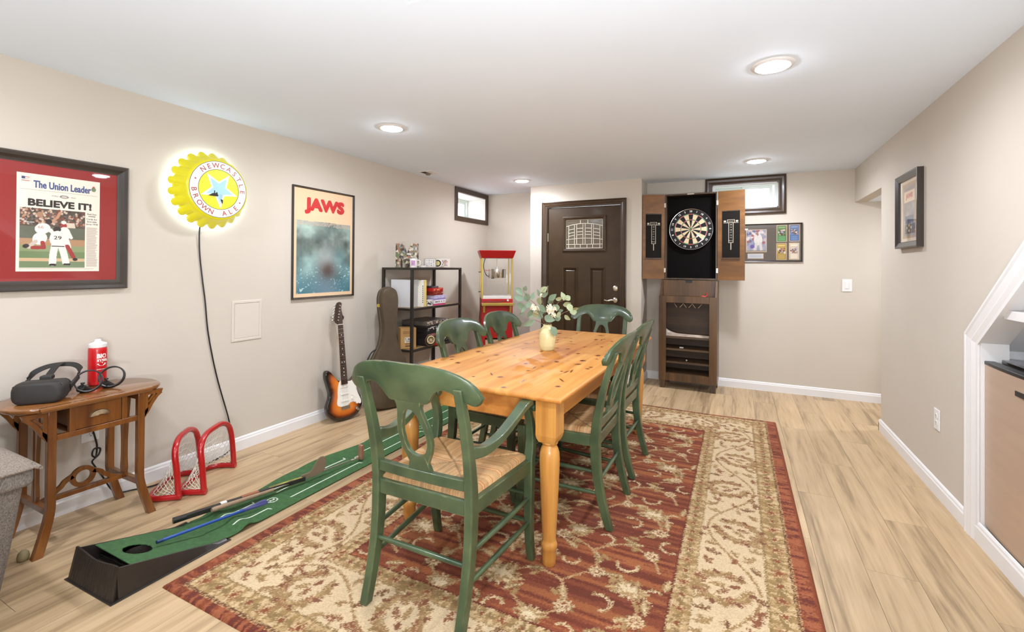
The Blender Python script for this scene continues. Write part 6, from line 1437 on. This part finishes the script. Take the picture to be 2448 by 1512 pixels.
m_chalkw = mat('score_paint', L(178, 168, 150), .7); m_chalk = mat('chalkboard', L(25, 21, 17), .85, spec=.15, vary=.12, vscale=12)
for sx, ang, dwid in ((-1, math.radians(158), .245), (1, math.radians(171), .266)):
    # the door swings about its hinge: closed it would lie across the front
    d0 = put(bpy.data.objects.new('door', None), dcab)
    d0.location = (sx*cw_, -cd/2-.002, 0); d0.rotation_euler = (0, 0, sx*(ang)); d0.empty_display_size = .05
    q = MB(); q.box(-sx*dwid if sx > 0 else 0, 0 if sx > 0 else dwid, -.020, 0, .002, ch-.002)
    # inside face of the open door is its +y side when closed
    bpy.data.objects.remove(d0)
    q = MB(); t0 = .020; ca, sa = math.cos(PI-ang), math.sin(PI-ang)
    hxp, hyp = sx*cw_, -cd/2-.002
    fnp = lambda a, b, t: (hxp+sx*(a*ca)+sx*0-(0), hyp-a*sa-t*ca*1.0+0, b)
    F_ = lambda a, b, t: (hxp+sx*(a*ca-t*sa*0), hyp-a*sa-t, b)
    q.prism([(.003, .002), (dwid, .002), (dwid, ch-.002), (.003, ch-.002)], F_, -.008, .010)
    dob = q.build('door', m_cab, dcab, bevel=.0015)
    c0 = dwid*.5; MB().prism([(c0-.085, .235), (c0+.085, .235), (c0+.085, .725), (c0-.085, .725)], F_, .0101, .0135).build('chalkboard', m_chalk, dob)
    MB().prism([(c0-.088, .225), (c0+.088, .225), (c0+.088, .238), (c0-.088, .238)], F_, .0101, .024).build('chalk_ledge', m_dkwood, dob)
    MB().prism([(c0-.086, .722), (c0+.086, .722), (c0+.086, .732), (c0-.086, .732)], F_, .0101, .018).build('chalkboard_rim', m_dkwood, dob)
    mb = MB(); T_ = (.0136, .0145); R4 = lambda a0, a1, b0, b1: mb.prism([(c0+sx*0+a0, b0), (c0+a1, b0), (c0+a1, b1), (c0+a0, b1)], F_, *T_)
    R4(-.036, .036, .600, .606); R4(-.036, .036, .632, .636); R4(-.036, -.031, .60, .636); R4(.031, .036, .60, .636); R4(-.072, .072, .600, .604)
    for s_ in (-1, 1): R4(s_*.058-.011, s_*.058+.011, .610, .628)
    R4(-.024, -.019, .392, .60); R4(.019, .024, .392, .60); R4(-.024, .024, .392, .397); R4(-.004, .004, .32, .392)
    fl2 = (lambda a, b: F_(c0+a, b, .0141)) if sx > 0 else (lambda a, b: F_(c0-a, b, .0141))
    for k, s_ in enumerate(('20', '19', '18', '17', '16', '15')): put_text(mb, s_, 0, .582-k*.027, h=.015, fn=fl2)
    put_text(mb, 'BULL', 0, .416, h=.012, fn=fl2); put_text(mb, 'CRICKET', 0, .618, h=.010, w=.05, fn=fl2); mb.build('score_markings', m_chalkw, dob)
    for z in (.10, ch-.12):
        mb = MB(); mb.box(hxp-.010, hxp+.010, hyp-.014, hyp+.004, z-.025, z+.025); mb.build('hinge', m_nickel, dob, bevel=.002)
db = thing('dartboard', 'round bristle dartboard with white numbers hanging in the open cabinet', 'dartboard', (-.470, 5.40+cd/2-.031, 1.725), math.radians(-.8))
m_bk, m_crm, m_dr, m_dg = mat('board_black', L(22, 20, 19), .85), mat('board_cream', L(216, 192, 152), .85, vary=.06, vscale=80), mat('board_red', L(178, 40, 40), .8), mat('board_green', L(44, 116, 70), .8)
MB().lathe([(.2255, 0), (.2255, .036), (.0005, .036)], 72, axis='y').build('board', m_bk, db, smooth=30)
bands = [(.0159, .099, 0), (.099, .107, 1), (.107, .162, 0), (.162, .170, 1)]
for mm, cond in ((m_crm, lambda k, b: k % 2 and not b), (m_dr, lambda k, b: k % 2 == 0 and b), (m_dg, lambda k, b: k % 2 and b)):
    mb = MB()
    for k in range(20):
        a0, a1 = [PI/2-math.radians(18*(k+s_)) for s_ in (-.5, .5)]
        for r0_, r1_, b in bands:
            if cond(k, b): mb.add([(r_*math.cos(a), -.0364, r_*math.sin(a)) for r_, a in [(r0_, a0+(a1-a0)*i/4) for i in range(5)]+[(r1_, a1+(a0-a1)*i/4) for i in range(5)]], [tuple(range(10))])
    mb.build({m_crm: 'cream_beds', m_dr: 'red_beds', m_dg: 'green_beds'}[mm], mm, db, fix=False)['kind'] = 'stuff'
mb = MB(); mb.lathe([(.0159, .0364), (.0159, .0368), (.0005, .0368)], 20, axis='y'); mb.build('outer_bull', m_dg, db); MB().lathe([(.0064, .0369), (.0064, .0374), (.0003, .0374)], 14, axis='y').build('bullseye', m_dr, db)
mb = MB()
for r_ in (.0159, .099, .107, .162, .170): mb.tube([(r_*math.cos(a), -.0375, r_*math.sin(a)) for a in np.linspace(0, 2*PI, 61)[:-1]], .0008, 4, closed=True)
for k in range(20):
    a = PI/2-math.radians(18*(k+.5)); mb.tube([(.0159*math.cos(a), -.0375, .0159*math.sin(a)), (.172*math.cos(a), -.0375, .172*math.sin(a))], .0007, 4)
mb.build('wires', m_chrome, db)['kind'] = 'stuff'
MB().tube([(.2235*math.cos(a), -.037, .2235*math.sin(a)) for a in np.linspace(0, 2*PI, 73)[:-1]], .0028, 6, closed=True).build('number_ring', m_chrome, db, smooth=60)
mb = MB()
for k, s_ in enumerate((20, 1, 18, 4, 13, 6, 10, 15, 2, 17, 3, 19, 7, 16, 8, 11, 14, 9, 12, 5)):
    a = PI/2-math.radians(18*k); V, F = text_vf(str(s_), .015, 2); lo, hi = V.min(0), V.max(0); P = (V-(lo+hi)/2)*.021/.72; ph = a-PI/2
    if 6 <= k <= 14: ph += PI
    mb.add([(.197*math.cos(a)+p[0]*math.cos(ph)-p[1]*math.sin(ph), -.0368, .197*math.sin(a)+p[0]*math.sin(ph)+p[1]*math.cos(ph)) for p in P], F)
mb.build('numbers', m_paper, db, fix=False)['kind'] = 'stuff'

# ---------------------------------------------------------------- back and right wall
fm = thing('framed_memorabilia', 'wide black frame with a sports photo and four colourful tickets on the back wall', 'picture', (.288, YB, 1.573))
FW, FH = .61, .406; frame_bars(fm, FW, FH, .014, .020, m_thin)
MB().box(-FW/2+.01, FW/2-.01, -.006, -.001, -FH/2+.01, FH/2-.01).build('mat_board', mat('dark_taupe_mat', L(84, 74, 64), .8, vary=.04), fm)
def inset(cx, cz, w, h, cv, nm):
    cv.A = cv.A*.80+10
    MB().box(cx-w/2-.006, cx+w/2+.006, -.0066, -.006, cz-h/2-.006, cz+h/2+.006).build('inner_mat', mat('inner_mat_tan', L(176, 152, 124), .7), fm); print_plane(nm, cv, cx-w/2, cz-h/2, -.0072, m_print, fm)
g = np.random.default_rng(3)
cv = Canvas(.185, .232, .003, (150, 150, 166)); nz_ = vnoise(cv.ny, cv.nx, 14, 14, 3); cv.A = np.array([120, 128, 156.])*(1-nz_[..., None])+np.array([206, 188, 184.])*nz_[..., None]
for k in range(40): cv.ell(g.uniform(0, .185), g.uniform(.08, .232), .013, .016, [(206, 176, 168), (160, 84, 84), (96, 96, 130), (222, 206, 200)][g.integers(4)], g.random()*3)
cv.ell(.11, .13, .040, .062, (226, 216, 206)); cv.ell(.10, .185, .016, .018, (150, 110, 90)); cv.line([(.11, .15), (.06, .20)], .02, (222, 210, 200)); cv.line([(.095, .09), (.08, .02)], .026, (214, 204, 190)); cv.line([(.13, .09), (.14, .02)], .026, (214, 204, 190)); cv.ell(.055, .055, .022, .020, (96, 70, 150)); cv.rect(0, .185, 0, .014, (150, 130, 110))
inset(-.118, .022, .185, .232, cv, 'photo')
cv = Canvas(.14, .044, .002, (206, 206, 210)); 
for k in range(3): cv.rect(.012, .128, .009+k*.011, .013+k*.011, (170, 170, 178))
inset(-.125, -.142, .14, .044, cv, 'caption_card')
for k, (cx, cz, c1, c2) in enumerate(((.118, .095, (92, 124, 60), (66, 128, 62)), (.232, .098, (86, 108, 150), (52, 88, 144)), (.116, -.095, (186, 152, 66), (164, 128, 44)), (.230, -.092, (214, 190, 164), (206, 186, 160)))):
    cv = Canvas(.082, .165, .003, c1); cv.rect(0, .082, 0, .06, c2)
    for q in range(22): cv.ell(g.uniform(.012, .07), g.uniform(.066, .118), .008, .008, [(226, 206, 190), (90, 40, 36), (60, 54, 60), (190, 120, 90), (150, 160, 190)][g.integers(5)])
    for q in range(4): cv.rect(.012, .07, .012+q*.011, .016+q*.011, tuple(min(255, x+50) for x in c2))
    cv.rect(.01, .072, .14, .152, tuple(min(255, x+46) for x in c1)); inset(cx, cz, .082, .165, cv, 'ticket')
pane(fm, FW-.026, FH-.026, -.010)
sw = thing('light_switch', 'white rocker light switch on the back wall near the side opening', 'light switch', (.970, YB, 1.136)); plate(sw, .082, .122, 'switch')
ow = thing('wall_outlet', 'white double outlet plate on the right wall above the baseboard', 'outlet', (XR, 3.468, .436), RWL); plate(ow, .08, .12)
fr = thing('framed_picture', 'small deep brown frame with a matted movie bill, high on the right wall', 'picture', (XR, 3.917, 1.694), RWL)
FW, FH = .452, .50; frame_bars(fr, FW, FH, .042, .034, m_pframe, [(0, 0), (0, .034), (.2, .035), (.9, .024), (1, .020), (1, 0)])
MB().box(-FW/2+.03, FW/2-.03, -.012, -.001, -FH/2+.03, FH/2-.03).build('mat_board', mat('cream_mat', L(214, 196, 172), .8), fr)
cv = Canvas(.27, .37, .004, (176, 146, 108)); cv.rect(.02, .25, .02, .35, (150, 136, 128)); cv.rect(.03, .24, .245, .315, (224, 200, 164)); nz_ = vnoise(cv.ny, cv.nx, 14, 14, 3)
m = np.zeros((cv.ny, cv.nx), bool); m[int(.02/cv.dy):int(.245/cv.dy), int(.03/cv.dx):int(.24/cv.dx)] = True
cv.A[m] = (np.array([112, 108, 110.])*(1-nz_[..., None])+np.array([186, 172, 158.])*nz_[..., None])[m]
cv.rect(.05, .22, .10, .15, (78, 84, 104)); cv.rect(.05, .25, .03, .095, (84, 74, 68))
for x, y in ((.09, .07), (.13, .085), (.13, .05), (.17, .07)): cv.ell(x, y, .012, .009, (206, 176, 140))
for k in range(3): cv.rect(.05, .22, .325+k*.007, .3275+k*.007, (120, 92, 70))
print_plane('print', cv, -.135, -.185, -.0125, m_print, fr)
mb = MB(); fat_text(mb, 'JAWS', 0, .095, .044, .135, -.0132, .003); mb.build('title', mat('title_red_small', L(190, 96, 76), .6), fr)
pane(fr, FW-.08, FH-.08, -.015)

# nook shelf, fridge
ns = MB().box(XR+.012, XR+.615, 1.905, 2.765, 1.085, 1.124).build('nook_shelf', m_white, bevel=.002); tag(ns, 'white shelf board across the nook under the stairs, above the fridge', 'shelf')
fg = thing('mini_fridge', 'bronze steel mini fridge with a black top in the nook on the right wall', 'fridge', (XR+.272, 2.705, .085), RWL)
m_ss = mat('bronze_steel', L(190, 164, 142), .36, .3, vary=.05, vscale=3, stretch=(1, 1, 8), bump=.05, bscale=400)
MB().box(-.235, .235, -.215, .23, .0, .775).build('cabinet', m_blackp, fg, bevel=.006)
mb = MB(); ring = []
pr_ = [(-.238, -.222), (-.238, -.258)]+[(-.238+.476*k/10, -.258-.008*math.sin(PI*k/10)) for k in range(1, 10)]+[(.238, -.258), (.238, -.222)]
mb.prism(pr_, XY, .012, .768); mb.build('door', m_ss, fg, smooth=30)
mb = MB(); mb.prism([(a*1.004, b-.002 if b < -.23 else b) for a, b in pr_], XY, .768, .785); mb.build('door_top_rim', m_blackp, fg, smooth=30, bevel=.003)
MB().box(-.238, .238, -.20, .235, .775, .795).build('top', mat('gloss_black_top', L(38, 30, 28), .2, coat=.6), fg, bevel=.004)
MB().box(.05, .14, -.2685, -.262, .690, .712).build('badge', m_blackp, fg, bevel=.002)
fp = thing('paper_napkins', 'white folded papers lying on top of the mini fridge', 'paper', (XR+.24, 2.735, .881), .3)
MB().prism([(-.12, -.02), (.10, -.10), (.12, .06), (-.08, .10)], XY, 0, .004).build('sheet', m_paper, fp)
MB().box(-.012, .012, -.07, .07, .004, .016).build('fold', m_paper, fp, bevel=.003)
